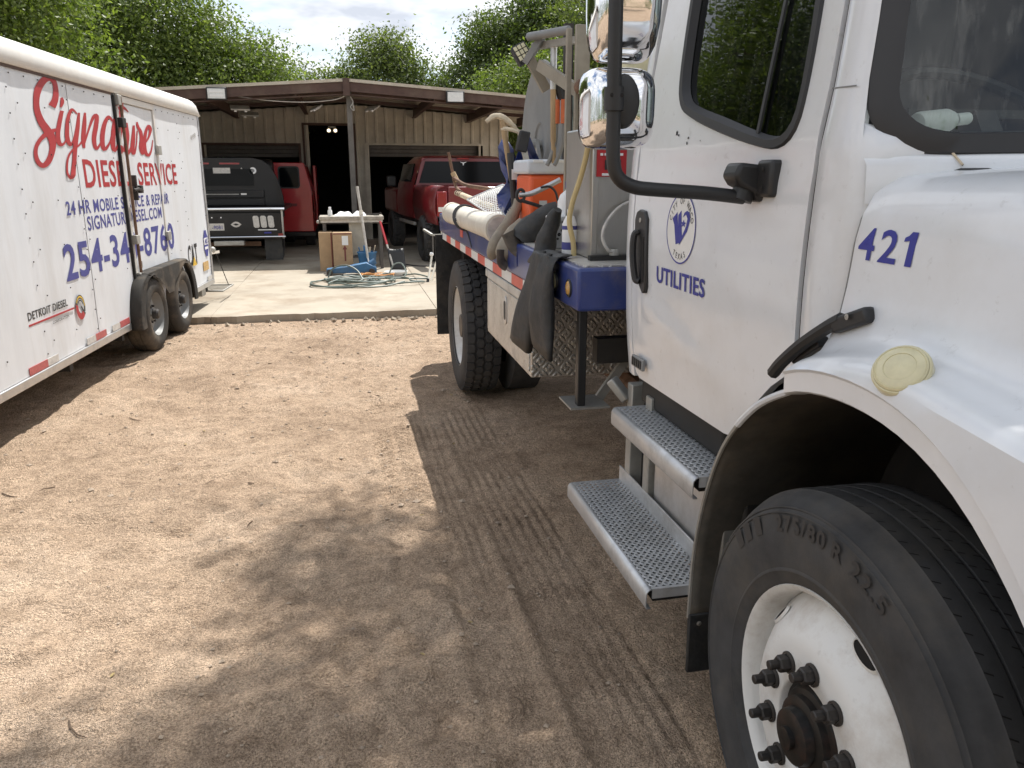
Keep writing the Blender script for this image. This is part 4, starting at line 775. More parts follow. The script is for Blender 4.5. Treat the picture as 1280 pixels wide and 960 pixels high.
for s in (.59,1.50):
    TL(MB().lathe([(.19,-.1),(.25,-.11),(.34,-.09),(.352,0),(.34,.09),(.25,.11),(.19,.1)],(-1.95,s,.352),'x',24),'wheel','tyredust')
# tongue, coupler, folding step
for x in (-1.85,-.25): TL(MB().bar((x,3.0,.40),(-1.05,4.5,.40),.05,.09),'tongue_beam','blackdirty')
TL(MB().bar((-1.05,4.4,.44),(-1.05,4.75,.44),.09,.08),'coupler','galv',bevel=.01)
TL(MB().tube([(-1.05,4.35,.09),(-1.05,4.35,.85)],.035,10),'jack_post','galv')
TL(MB().bar((-.12,3.15,.66),(.03,3.42,.67),.03,.035),'latch_arm','chrome'); TL(MB().sphere((-.02,3.33,.70),.04),'latch_knob','galv'); TL(MB().tube([(-.05,3.14,.76),(-.01,3.19,.77)],.018,8),'marker_lamp','redlens')
TL(MB().tube([(0,3.4,.66),(.05,3.55,.35),(.07,3.62,.22)],.006,6),'step_cable','blackdirty')
stp = TL(MB().tube([(-.35,3.15,.20),(-.35,3.75,.20),(.10,3.75,.20),(.10,3.15,.20)],.012,8,closed=True),'step_frame','galv')
for k in range(4): TL(MB().bar((-.35,3.27+.12*k,.20),(.10,3.27+.12*k,.20),.02,.01),'step_bar','galv',stp)
TL(B(-.25,-.02,2.62,2.8,.21,.30),'step_hanger','galv')

# ================================================================== utility truck
tk = thing('utility_truck','big white and blue municipal utility truck filling the right side, cab towards the camera','truck',(2.05,3.5,0))
TX = 2.05
def K(mb, name, m, p=None, **k): return mb.build(name, m, p or tk, **k)
def mir(mb):
    o = MB(); o.v = [(2*TX-a,b_,c) for a,b_,c in mb.v]; o.f = [tuple(reversed(f)) for f in mb.f]; return o
def xdoor(y, z):
    x = .93-.012*math.exp(-((z-1.42)/.25)**2)
    if z > 1.68: x += (z-1.68)*.13
    if z < 1.12: x += (1.12-z)*.10
    x -= .007*math.exp(-((z-1.125-(y-1.9)*.22)/.028)**2)*max(0,min(1,(y-1.75)/.3))*max(0,min(1,(2.5-y)/.15))
    x += .004*math.exp(-((z-1.655)/.03)**2)*(1 if y > 1.468 else 0)
    return x
def ray_poly(poly, c, a):
    d = (math.cos(a),math.sin(a)); best = None; n = len(poly)
    for i in range(n):
        p,q = poly[i],poly[(i+1)%n]; e = (q[0]-p[0],q[1]-p[1]); den = d[0]*e[1]-d[1]*e[0]
        if abs(den) < 1e-9: continue
        t = ((p[0]-c[0])*e[1]-(p[1]-c[1])*e[0])/den; u = ((p[0]-c[0])*d[1]-(p[1]-c[1])*d[0])/den
        if t > 0 and -1e-6 <= u <= 1+1e-6 and (best is None or t > best): best = t
    return (c[0]+d[0]*best,c[1]+d[1]*best)
DO = [(2.40,2.50),(2.455,1.80),(2.462,1.02),(2.45,.98),(2.42,.965),(1.80,.972),(1.75,.98),(1.66,1.075),(1.56,1.165),(1.475,1.222),(1.474,1.80),(1.50,2.2),(1.56,2.49),(1.60,2.50)]
WO = [tuple(p[:2]) for p in spline([(2.20,2.42,0),(2.24,2.36,0),(2.245,2.1,0),(2.23,1.90,0),(2.19,1.815,0),(2.10,1.775,0),(1.907,1.728,0),(1.72,1.692,0),(1.62,1.683,0),(1.565,1.71,0),(1.548,1.78,0),(1.56,2.0,0),(1.60,2.32,0),(1.65,2.42,0)],4,True)]
wc = (1.88,2.04)
angs = sorted(set([round(2*math.pi*k/120,5) for k in range(120)]+[round(math.atan2(p[1]-wc[1],p[0]-wc[0])%(2*math.pi),5) for p in DO]))
oL = [ray_poly(DO,wc,a) for a in angs]; iL = [ray_poly(WO,wc,a) for a in angs]
def shr(L, d): return [(p[0]-(p[0]-wc[0])/math.hypot(p[0]-wc[0],p[1]-wc[1])*d, p[1]-(p[1]-wc[1])/math.hypot(p[0]-wc[0],p[1]-wc[1])*d) for p in L]
rows = []
for k in range(27):
    t = k/26
    rows.append([(xdoor(a[0]*(1-t)+b_[0]*t,a[1]*(1-t)+b_[1]*t),a[0]*(1-t)+b_[0]*t,a[1]*(1-t)+b_[1]*t) for a,b_ in zip(iL,oL)])
e = rows[-1]; rows.append([(x+.02,y,z) for x,y,z in e])
door = K(MB().grid(rows,True),'cab_door','paint',smooth=40)
g0, g1, g2 = shr(iL,-.004), shr(iL,.012), shr(iL,.034)
K(MB().grid([[(xdoor(*p)+.006,p[0],p[1]) for p in g0],[(xdoor(*p)-.007,p[0],p[1]) for p in shr(iL,.004)],[(xdoor(*p)-.007,p[0],p[1]) for p in shr(iL,.024)],[(xdoor(*p)+.014,p[0],p[1]) for p in g2]],True),'window_gasket','gasket',door)
K(MB().add([(xdoor(*p)+.016,p[0],p[1]) for p in shr(iL,.03)],[tuple(range(len(iL)))]),'window_glass','glass',door,smooth=0)
K(MB().bar((xdoor(1.73,1.71)+.008,1.735,1.71),(xdoor(1.73,2.42)+.008,1.715,2.40),.011,.006,(1,0,0)),'window_divider','gasket',door)
# door handle in its recess
HP = [(a-.022,b_) for a,b_ in [(2.448,1.49),(2.435,1.513),(2.41,1.522),(2.37,1.518),(2.35,1.495),(2.338,1.29),(2.345,1.268),(2.362,1.264),(2.39,1.285),(2.425,1.345),(2.445,1.42)]]
h = K(MB().prism(HP,'x',.908,.93),'door_handle','black',door,bevel=.004)
K(MB().tube(spline([(.905,2.383,1.455),(.893,2.386,1.44),(.89,2.383,1.38),(.895,2.368,1.31),(.906,2.358,1.30)],5),.011,8),'pull','gasket',h)
K(MB().lathe([(.008,-.001),(.007,-.003),(.001,-.003)],(.908,2.373,1.49),'x',10),'key_lock','galv',h)
K(MB().prism([(2.338,1.44),(2.328,1.30),(2.343,1.30),(2.353,1.44)],'x',.9065,.908),'recess','interior',h,smooth=0)
vp = K(B(.9195,.93,2.335,2.435,1.008,1.046),'vent_plate','greypaint',door,bevel=.003)
for k in range(5): K(B(.9165,.9195,2.345+.018*k,2.355+.018*k,1.014,1.040),'vent_slot','gasket',vp)
# scuffs where the mirror once swung
for a,b_,s in ((2.185,1.742,.011),(2.17,1.735,.007),(2.10,1.725,.006),(2.105,1.712,.006),(2.02,1.715,.003)):
    mb = MB(); n = 9; mb.add([(xdoor(a,b_)-.0015,a+s*random.uniform(.4,1.2)*math.cos(6.28*k/n),b_+s*random.uniform(.3,1)*math.sin(6.28*k/n)) for k in range(n)],[tuple(range(n))])
    K(mb,'paint_chip','gasket',door,smooth=0)
# emblem, lettering
DF = lambda u,w: (xdoor(-u,w)-.0022,-u,w)
EC = (2.086,1.482); er = .098
def EP(a, b_, lift=.0): return (xdoor(EC[0]-a*er,EC[1]+b_*er)-.0014-lift*.6,EC[0]-a*er,EC[1]+b_*er)
def disc(r0, r1, lift, n=48): return MB().grid([[EP(r*math.cos(6.2832*k/n),r*math.sin(6.2832*k/n),lift) for k in range(n)] for r in (r0,r1)],True)
em = K(disc(.01,.985,0),'emblem','whiteplastic',door,smooth=0); K(disc(.955,1.0,.0006),'emblem_ring','navy',em,smooth=0)
Wp = [[(165,285),(205,225),(215,300),(238,470),(208,487),(185,330)],[(215,250),(240,210),(262,430),(240,487),(225,400)],[(240,487),(258,420),(290,330),(298,270),(283,238),(258,262),(268,225),(290,208),(312,220),(322,275),(302,370)],[(165,285),(178,262),(205,258),(196,290)]]
mb = MB()
for k,pl in enumerate(Wp): mb.add([EP((x-243)/128,(355-y)/285,.001+.0002*k) for x,y in pl],[tuple(range(len(pl)))])
K(mb,'emblem_letter','navy',em,smooth=0)
mb = MB(); mb.add([EP((268-243)/128+.19*(1 if k%2==0 else .42)*math.sin(6.2832*k/10),(355-312)/285+.115*(1 if k%2==0 else .42)*math.cos(6.2832*k/10),.0022) for k in range(10)],[tuple(range(10))])
K(mb,'emblem_star','navy',em,smooth=0)
def arc_text(s, a0, a1, rr, size, top):
    mb = MB()
    for k,ch in enumerate(s):
        if ch == ' ': continue
        a = R(a0+(a1-a0)*k/(len(s)-1)); v,f = text2d(ch,.01); w = max(p[0] for p in v); lo = min(p[1] for p in v)
        ca,sa = math.cos(a),math.sin(a)
        pts = []
        for x,y in v:
            tx = (x-w/2)*size*.85; ty = (y-.35)*size
            if top: px_,py_ = (rr+ty)*ca+tx*sa,(rr+ty)*sa-tx*ca
            else: px_,py_ = (rr-ty)*ca-tx*sa,(rr-ty)*sa+tx*ca
            pts.append(EP(px_,py_,.001))
        mb.add(pts,f)
    return K(mb,'emblem_lettering','blackvinyl',em,smooth=0,recalc=False)
arc_text('CITY OF WACO',160,20,.78,.24,True); arc_text('TEXAS',243,297,.78,.24,False)
text_fit('UTILITIES',(-2.245,-1.912,1.312,1.362),DF,'lettering','navy',door,False,.022)
# cab shell: back, corner, roof, sill
rows = []
for z in np.linspace(.96,2.5,16):
    x = xdoor(2.5,z); c = [(x+.015,2.468),(x+.001,2.470),(x,2.49),(x+.004,2.53),(x+.016,2.556),(x+.05,2.566)]
    rows.append([(a,b_,z) for a,b_ in c]+[(2*TX-a,b_,z) for a,b_ in reversed(c)])
K(MB().grid(rows),'cab_back','paint',smooth=50)
K(B(1.045,3.055,1.46,2.535,2.47,2.66),'cab_roof','paint',bevel=.09,seg=5)
K(B(.985,3.115,1.88,2.50,.86,.962),'sill','blackdirty',bevel=.01)
K(B(.97,3.13,1.88,2.50,.963,1.0),'cab_floor','seat'); K(B(1.0,3.1,2.50,2.53,1.0,2.466),'cab_lining','seat'); K(B(1.08,3.02,1.5,2.5,2.455,2.4685),'head_lining','seat')
for x in (.955,3.125): K(B(x,x+.02,1.50,2.44,1.26,1.66),'door_trim','seat')
yr_ = yr = lambda z: interp(z,[1.2,1.8,2.2,2.5],[1.464,1.464,1.492,1.552])
yf = lambda z: interp(z,[1.2,1.58,1.63,1.67,1.72,1.80,1.95,2.5],[1.335,1.335,1.337,1.342,1.355,1.372,1.388,1.475])
rows = []
for z in list(np.linspace(1.215,1.60,7))+[1.63,1.65,1.67,1.695,1.72,1.76,1.80,1.9,2.0,2.1,2.25,2.4,2.5]:
    x = xdoor(1.4,z); a,b_ = yr(z),yf(z)
    rows.append([(x+.02,a,z),(x+.004,a-.003,z),(x,a-.008,z),(x,a*.6+b_*.4,z),(x+.003,a*.2+b_*.8,z),(x+.014,b_,z)]+([(x+.05,b_-.028,z),(x+.10,b_-.056,z)] if z < 1.70 else [(x+.02,b_+.006,z),(x+.03,b_+.01,z)]))
cw = MB().grid(rows); K(cw,'front_pillar','paint',smooth=50); K(mir(cw),'front_pillar','paint',smooth=50)
K(MB().add([(xdoor(1.4,1.79)-.0006,1.462,1.7895),(xdoor(1.4,1.79)-.0006,1.385,1.787),(xdoor(1.4,1.793)-.0006,1.385,1.790),(xdoor(1.4,1.793)-.0006,1.462,1.7925)],[(0,1,2,3)]),'pillar_seam','greypaint',smooth=0)
K(MB().grid([[(xdoor(1.4,z)+.010,yr_(z)-.004,z) for z in np.linspace(1.2,2.5,14)],[(xdoor(1.4,z)+.010,yr_(z)+.018,z) for z in np.linspace(1.2,2.5,14)]]),'door_seal','interior',smooth=0)
# right-hand door mirrored, without lettering
rd = MB(); rd.v = [(2*TX-x,y,z) for x,y,z in [p for r in [[(xdoor(a[0]*(1-t)+b_[0]*t,a[1]*(1-t)+b_[1]*t),a[0]*(1-t)+b_[0]*t,a[1]*(1-t)+b_[1]*t) for a,b_ in zip(iL,oL)] for t in (0,.33,.66,1)] for p in r]]
n = len(iL); rd.f = [(i*n+j,i*n+(j+1)%n,(i+1)*n+(j+1)%n,(i+1)*n+j) for i in range(3) for j in range(n)]
rdo = K(rd,'cab_door','paint',smooth=40)
K(MB().add([(2*TX-xdoor(*p)-.016,p[0],p[1]) for p in shr(iL,.01)],[tuple(range(n))]),'window_glass','glass',rdo,smooth=0)
# windshield
def Wd(u, v):
    z = 1.660+v*.82; hw = 1.108-.10*v; x = TX+(2*u-1)*hw; c = min(1,abs(2*u-1))
    return (x, 1.352+.125*v-.34*(1-c**2.6), z)
def wloop(du, dv, ru, rv, lift=0., n=8):
    o = []
    for (cu,cv,a0) in ((1-du-ru,1-dv-rv,0),(du+ru,1-dv-rv,90),(du+ru,dv+rv,180),(1-du-ru,dv+rv,270)):
        for k in range(n+1):
            a = R(a0+90*k/n); o.append((cu+ru*math.cos(a),cv+rv*math.sin(a)))
    r = []
    m = len(o)
    for i in range(m):
        p,q = o[i],o[(i+1)%m]; k = 10 if math.hypot(p[0]-q[0],p[1]-q[1]) > .2 else 1
        for j in range(k):
            t = j/k; a = Wd(p[0]*(1-t)+q[0]*t,p[1]*(1-t)+q[1]*t); r.append((a[0],a[1]-lift,a[2]))
    return r
l0,l1,l2,l3 = wloop(.000,.0,.05,.13,0),wloop(.003,.008,.05,.13,.012),wloop(.0165,.046,.042,.10,.012),wloop(.0185,.052,.04,.095,-.004)
ws = K(MB().grid([l0,l1,l2,l3],True),'windshield_gasket','gasket',smooth=50)
gl = MB(); rows = []
for v in np.linspace(.035,.97,10): rows.append([Wd(u,v) for u in np.linspace(.012,.988,40)])
K(gl.grid(rows),'windshield','clearglass',ws,smooth=80,recalc=False)
K(MB().tube([Wd(.047,.04),Wd(.052,.02),(Wd(.055,.0)[0],Wd(.055,0)[1]-.03,1.645)],.0022,5),'dry_stem','palewood',ws)
# cab interior
rows = []
for dz,dy in ((.012,.006),(.004,-.012),(-.012,-.024),(-.08,-.03)):
    rows.append([(Wd(u,0)[0]+(.0 if u > .5 else 0),Wd(u,0)[1]+dy,1.656+dz) for u in np.linspace(.0,1,41)])
K(MB().grid(rows),'cowl','paint',smooth=60)
K(B(.98,3.12,1.34,1.86,1.25,1.600),'dashboard','dash',bevel=.03)
K(B(1.05,3.05,1.20,1.45,1.596,1.640),'dash_top','dash',bevel=.015)
for x in (1.25,2.35): K(B(x,x+.5,2.10,2.25,1.2,2.2),'seat','seat',bevel=.05); K(B(x,x+.5,1.85,2.3,1.2,1.38),'seat','seat',bevel=.05)
sw = [(1.52+.22*math.cos(6.2832*k/28),1.74+.22*math.sin(6.2832*k/28)*math.sin(R(55)),1.76+.22*math.sin(6.2832*k/28)*math.cos(R(55))) for k in range(28)]
K(MB().tube(sw,.016,8,closed=True),'steering_wheel','black'); K(MB().bar((1.52,1.74,1.76),(1.52,1.60,1.55),.06,.06),'steering_column','black')
K(MB().bar((1.32,1.74,1.77),(1.72,1.74,1.77),.03,.02),'wheel_spoke','black')
# hood with its fenders: cross-sections from the arch lip up to the centre line
_lp = np.polyfit([1.34,1.30,1.222,1.107,1.01,.88,.792,.713,.6,.45,.3],[1.205,1.226,1.248,1.262,1.250,1.211,1.156,1.080,.94,.70,.42],6)
lip = lambda y: float(np.polyval(_lp,y))
zsh = lambda y: interp(-y,[-1.3,-1.0,-.7,-.45,-.3],[1.336,1.335,1.300,1.21,1.08])
def hsec(y, ins=0.):
    zh = zsh(y); zs = zh-interp(y,[1.0,1.10,1.18,1.25,1.318],[0,.002,.014,.032,.056]); zl = lip(y); zc = min(zl+.042,zs-.014)
    P = [(.845,zl-.004),(.806,zl-.002),(.800,zl+.002),(.7985,zc-.004),(.793,zc+.002),(.794,(zc*2+zs-.018)/3),(.797,zs-.018),(.806,zs-.006),(.825,zs+.004),(.848,zs+.011),(.870,zs*.9+zh*.1+.019),(.888,zs*.6+zh*.4+.031),(.903,zs*.25+zh*.75+.053),(.911,zh+.09),(.915,zh+.13),(.919,zh+.18),(.928,zh+.225),(.948,zh+.262),(.985,zh+.287),(1.05,zh+.300),(1.20,zh+.308),(1.5,zh+.318),(2.05,zh+.33)]
    return [(a+(ins if a < 2 else 0),y,b_-(ins if i > 6 else -ins*.3)) for i,(a,b_) in enumerate(P)]
ys = [1.318,1.314,1.305,1.29,1.26,1.22,1.18,1.14,1.1,1.06,1.02,.98,.94,.9,.86,.82,.78,.74,.7,.66,.6,.52,.45,.38]
rows = [hsec(y,{0:.03,1:.010,2:.002}.get(i,0.)) for i,y in enumerate(ys)]
rows.append([(a*.97+TX*.03,.30,b_*.97) for a,_,b_ in rows[-1]]); rows.append([(a*.8+TX*.2,.22,b_*.9+.05) for a,_,b_ in rows[-2]])
hood = K(MB().grid(rows),'hood','paint',smooth=30); K(mir(MB().grid(rows)),'hood','paint',smooth=60)
K(B(1.25,2.85,.17,.26,.75,1.30),'grille','black',bevel=.03); K(B(.85,3.25,.05,.20,.42,.72),'front_bumper','chrome',bevel=.05)
K(MB().tube([(a+.004,1.323,b_) for a,_,b_ in hsec(1.318,.012)[8:-3]],.0045,6),'hood_gap_shade','greypaint',hood)  # grey tube draws the shading of the gap behind the hood edge
HS = lambda y,z: interp(z,[q[2] for q in hsec(y)[6:]],[q[0] for q in hsec(y)[6:]])
K(MB().add([(HS(1.15,1.480+.057*w)-.0018,1.172-.029*u,1.480+.057*w) for u,w in ((0,.70),(.02,.82),(.30,.88),(.52,1),(1,1),(.94,0),(.40,0),(.46,.74))],[tuple(range(8))]),'lettering','navy',hood,smooth=0)
for ch,u0,u1 in (('4',-1.289,-1.245),('2',-1.231,-1.185)):
    text_fit(ch,(u0,u1,1.480,1.537),lambda u,w: (HS(-u,w)-.0016,-u,w),'lettering','navy',hood,False,.016)
# side marker lamp on the fender
ax = Vector((-.78,-.42,.75)).normalized(); q = ax.to_track_quat('Z','Y').to_matrix().to_4x4()
def on(c, prof, n=28):
    t = MB().lathe(prof,(0,0,0),'z',n); m = Matrix.Translation(c) @ q; return t.map(lambda a,b_,d: tuple(m @ Vector((a,b_,d))))
ml = K(on((.818,1.012,1.340),[(.043,-.02),(.044,.004),(.042,.007),(.040,.007)]),'marker_lamp','cream')
K(on((.818,1.012,1.340),[(.040,.004),(.0395,.009),(.037,.0115),(.036,.0105),(.034,.012),(.024,.014),(.0235,.0130),(.021,.0142),(.0005,.0155)]),'lens','cream',ml)
# hood latch
la = K(MB().bar((.897,1.205,1.392),(.884,1.285,1.356),.026,.030),'hood_latch','black',bevel=.006)
K(MB().tube(spline([(.886,1.270,1.372),(.880,1.305,1.350),(.874,1.37,1.305),(.870,1.43,1.255),(.872,1.465,1.222)],6),.0135,8),'latch_strap','black',la)
K(MB().bar((.903,1.345,1.315),(.895,1.42,1.262),.03,.022),'latch_base','gasket',la,bevel=.004)
K(MB().lathe([(.006,-.003),(.001,-.004)],(.876,1.24,1.382),'x',8),'latch_pin','galv',la)
# wheel arch lining and the quarter fender hung on the cab
rows = []
for k in range(25):
    a = R(72+92*k/24); rows.append([(x,1.20+rr*-math.cos(a)*-1,.50+rr*math.sin(a)) for x,rr in ((.93,.735),(1.0,.745),(1.2,.75),(1.42,.75))])
K(MB().grid(rows),'wheel_arch_liner','blackdirty',smooth=60)
K(B(1.42,1.5,.4,1.9,.4,1.25),'inner_fender','blackdirty')
FP = spline([(1.335,1.225,0),(1.433,1.185,0),(1.577,1.105,0),(1.712,.965,0),(1.795,.788,0),(1.838,.60,0),(1.846,.40,0)],6)
rows = [[(x,p.x+dx*.0,p.y+dx) for p in FP] for x,dx in ((.905,-.004),(.898,.004),(.902,.012),(.93,.008),(1.44,.004))]
qf = K(MB().grid(rows),'quarter_fender','flare',smooth=50,solid=.006)
K(MB().tube([(.900,p.x,p.y+.006) for p in FP[:16]],.0085,8),'fender_edge','paint',qf); K(MB().tube([(.900,p.x,p.y+.006) for p in FP[15:]],.0055,6),'fender_edge','galv',qf)
mf = K(MB().prism([(1.835,.42),(1.852,.42),(1.842,.235),(1.828,.235)],'x',.898,1.25),'splash_flap','rubberblack',bevel=.004)
for x in (.925,1.1): K(MB().lathe([(.008,-.006),(.001,-.008)],(x,1.833,.395),'y',8),'flap_bolt','galv',mf)
# ------------------------------------------------------------------ wheels
def tyre_front(x0, s=1):
    c = (x0,1.23,.505)
    # profile: (radius, offset inwards from outer sidewall plane)
    pr = [(.300,.020),(.302,.012),(.312,.004),(.330,-.002),(.333,-.005),(.337,-.005),(.340,-.003),(.37,-.008),(.40,-.010),(.42,-.010),(.4555,-.004),(.457,-.0065),(.460,-.006),(.462,-.001),(.466,.002),(.468,.000),(.471,.001),(.473,.008),(.485,.022),(.494,.034),(.5005,.048)]
    ribs = [(.050,.088),(.096,.132),(.140,.176),(.184,.220)]
    for a,b_ in ribs: pr += [(.5035,a),(.505,(a+b_)/2),(.5035,b_),(.492,b_+.002),(.492,b_+.006)]
    pr = pr[:-2]+[(.494,.238),(.47,.258),(.42,.268),(.33,.262),(.30,.25)]
    mb = MB().lathe([(r,h*s) for r,h in pr],c,'x',112)
    return K(mb,'wheel','tyre',smooth=42)
fw = tyre_front(.888)
FC = (.888,1.23,.505)
# sipes and shoulder cuts
mb = MB()
for k in range(100):
    a = 2*math.pi*k/100
    for (h0,h1) in ((.050,.068),(.120,.132),(.140,.152),(.164,.176),(.205,.225)):
        r = .5045; da = .0028
        vs = [(FC[0]+hh,FC[1]+(r+dr)*math.cos(a+dd+hh*.9),FC[2]+(r+dr)*math.sin(a+dd+hh*.9)) for hh in (h0,h1) for dd,dr in ((-da,0),(da,0))]
        mb.add(vs,[(0,1,3,2)])
o = K(mb,'tread_sipes','interior',fw,smooth=0); o['kind'] = 'stuff'
def curved_text(s, ang, rr, size, wr):
    # centre of the word at angle ang (degrees, measured in the wheel plane from the rear (+y) towards up)
    adv = []; tot = 0
    for ch in s:
        if ch == ' ': adv.append(None); tot += .35; continue
        v,f = text2d(ch,.03); w = max(p[0] for p in v); adv.append((v,f,w)); tot += w+.10
    mb = MB(); x = -tot/2
    for it in adv:
        if it is None: x += .35; continue
        v,f,w = it
        pts = []
        for p in v:
            th = R(ang)+(x+p[0])*size*wr/rr; r = rr+(p[1]-.36)*size
            pts.append((FC[0]-.0125+.0,FC[1]+r*math.cos(th),FC[2]+r*math.sin(th)))
        o = len(mb.v); mb.add(pts,f); n = len(pts)
        x += w+.10
    return K(mb,'tyre_lettering','tyreprint',fw,smooth=0,recalc=False)
curved_text('275/80',78,.437,.048,1.15); curved_text('R',95,.437,.048,1.15); curved_text('22.5',108,.437,.048,1.15)
# block markings further round the sidewall
for a0 in (40,46,53):
    mb = MB(); mb.grid([[(FC[0]-.0118,FC[1]+r*math.cos(R(a0+d)),FC[2]+r*math.sin(R(a0+d))) for d in (0,1.3,2.6,3.9)] for r in (.415,.455)]); K(mb,'sidewall_mark','tyreprint',fw,smooth=0)
# rim: flange, drop, sloping disc with hand holes, raised bolt face (front axle wheels bulge outwards)
rim = K(MB().lathe([(.284,.10),(.287,.03),(.291,.016),(.303,.008),(.305,.012),(.303,.020)],FC,'x',72),'rim','rim',fw,smooth=50)
mb = MB(); n = 80; rows = []
for r,hh in ((.284,.075),(.276,.066),(.262,.050),(.246,.034),(.230,.019),(.216,.008),(.204,.0),(.192,-.005),(.176,-.007),(.150,-.007),(.112,-.007),(.108,-.003),(.107,.02)):
    rows.append([(FC[0]+hh,FC[1]+r*math.cos(6.28318*k/n),FC[2]+r*math.sin(6.28318*k/n)) for k in range(n)])
mb.grid(rows,True)
K(mb,'wheel_disc','rim',fw,smooth=50)
for k in range(5):
    a = R(110+72*k); e1 = Vector((0,-math.sin(a),math.cos(a))); e2 = Vector((-.72,math.cos(a)*-.70,math.sin(a)*-.70)).normalized()
    nrm = e1.cross(e2).normalized(); nrm = nrm if nrm.dot(Vector((-1,math.cos(a),math.sin(a)))) > 0 else -nrm
    c = Vector((FC[0]+.040,FC[1]+.2535*math.cos(a),FC[2]+.2535*math.sin(a)))+nrm*.003
    o_ = [c+e1*.040*math.cos(6.2832*j/24)+e2*.018*math.sin(6.2832*j/24) for j in range(24)]
    i_ = [c+e1*.035*math.cos(6.2832*j/24)+e2*.0135*math.sin(6.2832*j/24) for j in range(24)]
    hh_ = K(MB().add(i_,[tuple(range(24))]),'hand_hole','interior',fw,smooth=0)
    K(MB().grid([[p-nrm*.004 for p in o_],[p+nrm*.002 for p in i_],[p-nrm*.002 for p in i_]],True),'hole_edge','rim',hh_)
for k in range(10):
    a = R(18+36*k); c = (FC[0]-.0075,FC[1]+.1425*math.cos(a),FC[2]+.1425*math.sin(a))
    nt = K(MB().lathe([(.024,0),(.024,-.004),(.019,-.006)],c,'x',18),'lug_nut','nut',fw)
    K(MB().lathe([(.0185,-.004),(.0185,-.024),(.016,-.028),(.0005,-.028)],c,'x',6),'nut_head','nut',nt,smooth=20)
    K(MB().lathe([(.0105,-.026),(.0105,-.047),(.009,-.049),(.0005,-.049)],c,'x',10),'stud','nut',nt)
hb = K(MB().lathe([(.107,.012),(.098,.010),(.092,.0),(.080,-.004),(.078,-.018),(.066,-.024),(.060,-.024),(.056,-.042),(.045,-.047),(.0005,-.047)],FC,'x',36),'hub','hub',fw,smooth=40)
K(MB().lathe([(.024,-.046),(.023,-.058),(.015,-.060),(.0005,-.060)],FC,'x',16),'hub_plug','hub',hb)
for k in range(0):
    a = R(60*k+20); K(MB().lathe([(.009,-.02),(.009,-.034),(.0005,-.035)],(FC[0],FC[1]+.069*math.cos(a),FC[2]+.069*math.sin(a)),'x',6),'hub_bolt','hub',hb)
# right front wheel
K(MB().lathe([(.30,0),(.42,.01),(.48,-.01),(.505,-.04),(.505,-.22),(.47,-.26),(.30,-.25)],(2*TX-.888,1.23,.505),'x',48),'wheel','tyre')
K(MB().lathe([(.30,-.02),(.2,.0),(.0005,.0)],(2*TX-.888,1.23,.505),'x',32),'rim','rim')
K(MB().tube([(1.0,1.23,.505),(3.1,1.23,.505)],.05,8),'front_axle','blackdirty')
# rear duals with lugged tread
RC = (.79,5.88,.505)
def rear_tyre(x0, detail):
    c = (x0,RC[1],RC[2])
    t = K(MB().lathe([(.29,.022),(.305,.010),(.33,.002),(.38,-.004),(.43,-.004),(.468,.006),(.483,.020),(.488,.030),(.488,.245),(.483,.255),(.46,.268),(.40,.275),(.32,.268),(.29,.25)],c,'x',64),'wheel','tyre',smooth=45)
    mb = MB(); NB = 42
    for row,(h0,h1,ph) in enumerate(((.012,.072,0),(.080,.134,.5),(.142,.196,0),(.204,.263,.5))):
        for k in range(NB):
            a = 2*math.pi*(k+ph)/NB; w = 2*math.pi/NB*.43
            hm = (h0+h1)/2; hx = [(h0+.010,-w),(h1-.010,-w),(h1+.002,0),(h1-.010,w),(h0+.010,w),(h0-.002,0)]
            if row == 0: hx = [(h0,-w),(h1-.010,-w),(h1+.002,0),(h1-.010,w),(h0,w)]
            if row == 3: hx = [(h0+.010,-w),(h1,-w),(h1,w),(h0+.010,w),(h0-.002,0)]
            m_ = len(hx); vs = []
            for r,sk in ((.484,1.0),(.5035,.94)):
                for (u,d) in hx:
                    rr = r-(.012 if (row==0 and u<.014) or (row==3 and u>.26) else 0)
                    uu = hm+(u-hm)*sk; vs.append((x0+uu,c[1]+rr*math.cos(a+d*sk),c[2]+rr*math.sin(a+d*sk)))
            mb.add(vs,[tuple(range(m_,2*m_))]+[(i,(i+1)%m_,m_+(i+1)%m_,m_+i) for i in range(m_)])
    o = K(mb,'tread_blocks','tyre',t,smooth=0); o['kind'] = 'stuff'
    K(MB().lathe([(.300,.010),(.304,.014),(.296,.022),(.284,.035),(.280,.10),(.272,.15),(.23,.165),(.17,.16),(.15,.15),(.0005,.15)],c,'x',56),'rim','rim',t,smooth=50)
    hb_ = K(MB().lathe([(.10,.15),(.098,.06),(.085,.035),(.0005,.033)],c,'x',24),'hub','hub',t)
    for k in range(10):
        a = R(36*k); K(MB().lathe([(.017,.15),(.017,.115),(.0005,.112)],(c[0],c[1]+.1425*math.cos(a),c[2]+.1425*math.sin(a)),'x',6),'lug_nut','nut',t,smooth=20)
rear_tyre(.79,True)
for x0 in (1.125,2*TX-.79-.275,2*TX-1.125-.275):
    K(MB().lathe([(.29,.022),(.33,.002),(.43,-.004),(.483,.02),(.503,.03),(.503,.245),(.483,.255),(.40,.275),(.29,.25)],(x0,RC[1],RC[2]),'x',40),'wheel','tyre')
K(MB().tube([(.95,5.88,.505),(3.15,5.88,.505)],.11,12),'rear_axle','blackdirty')
for x in (.76,2.75): K(B(x,x+.62,6.90,6.915,.24,1.12),'mud_flap','rubberblack')
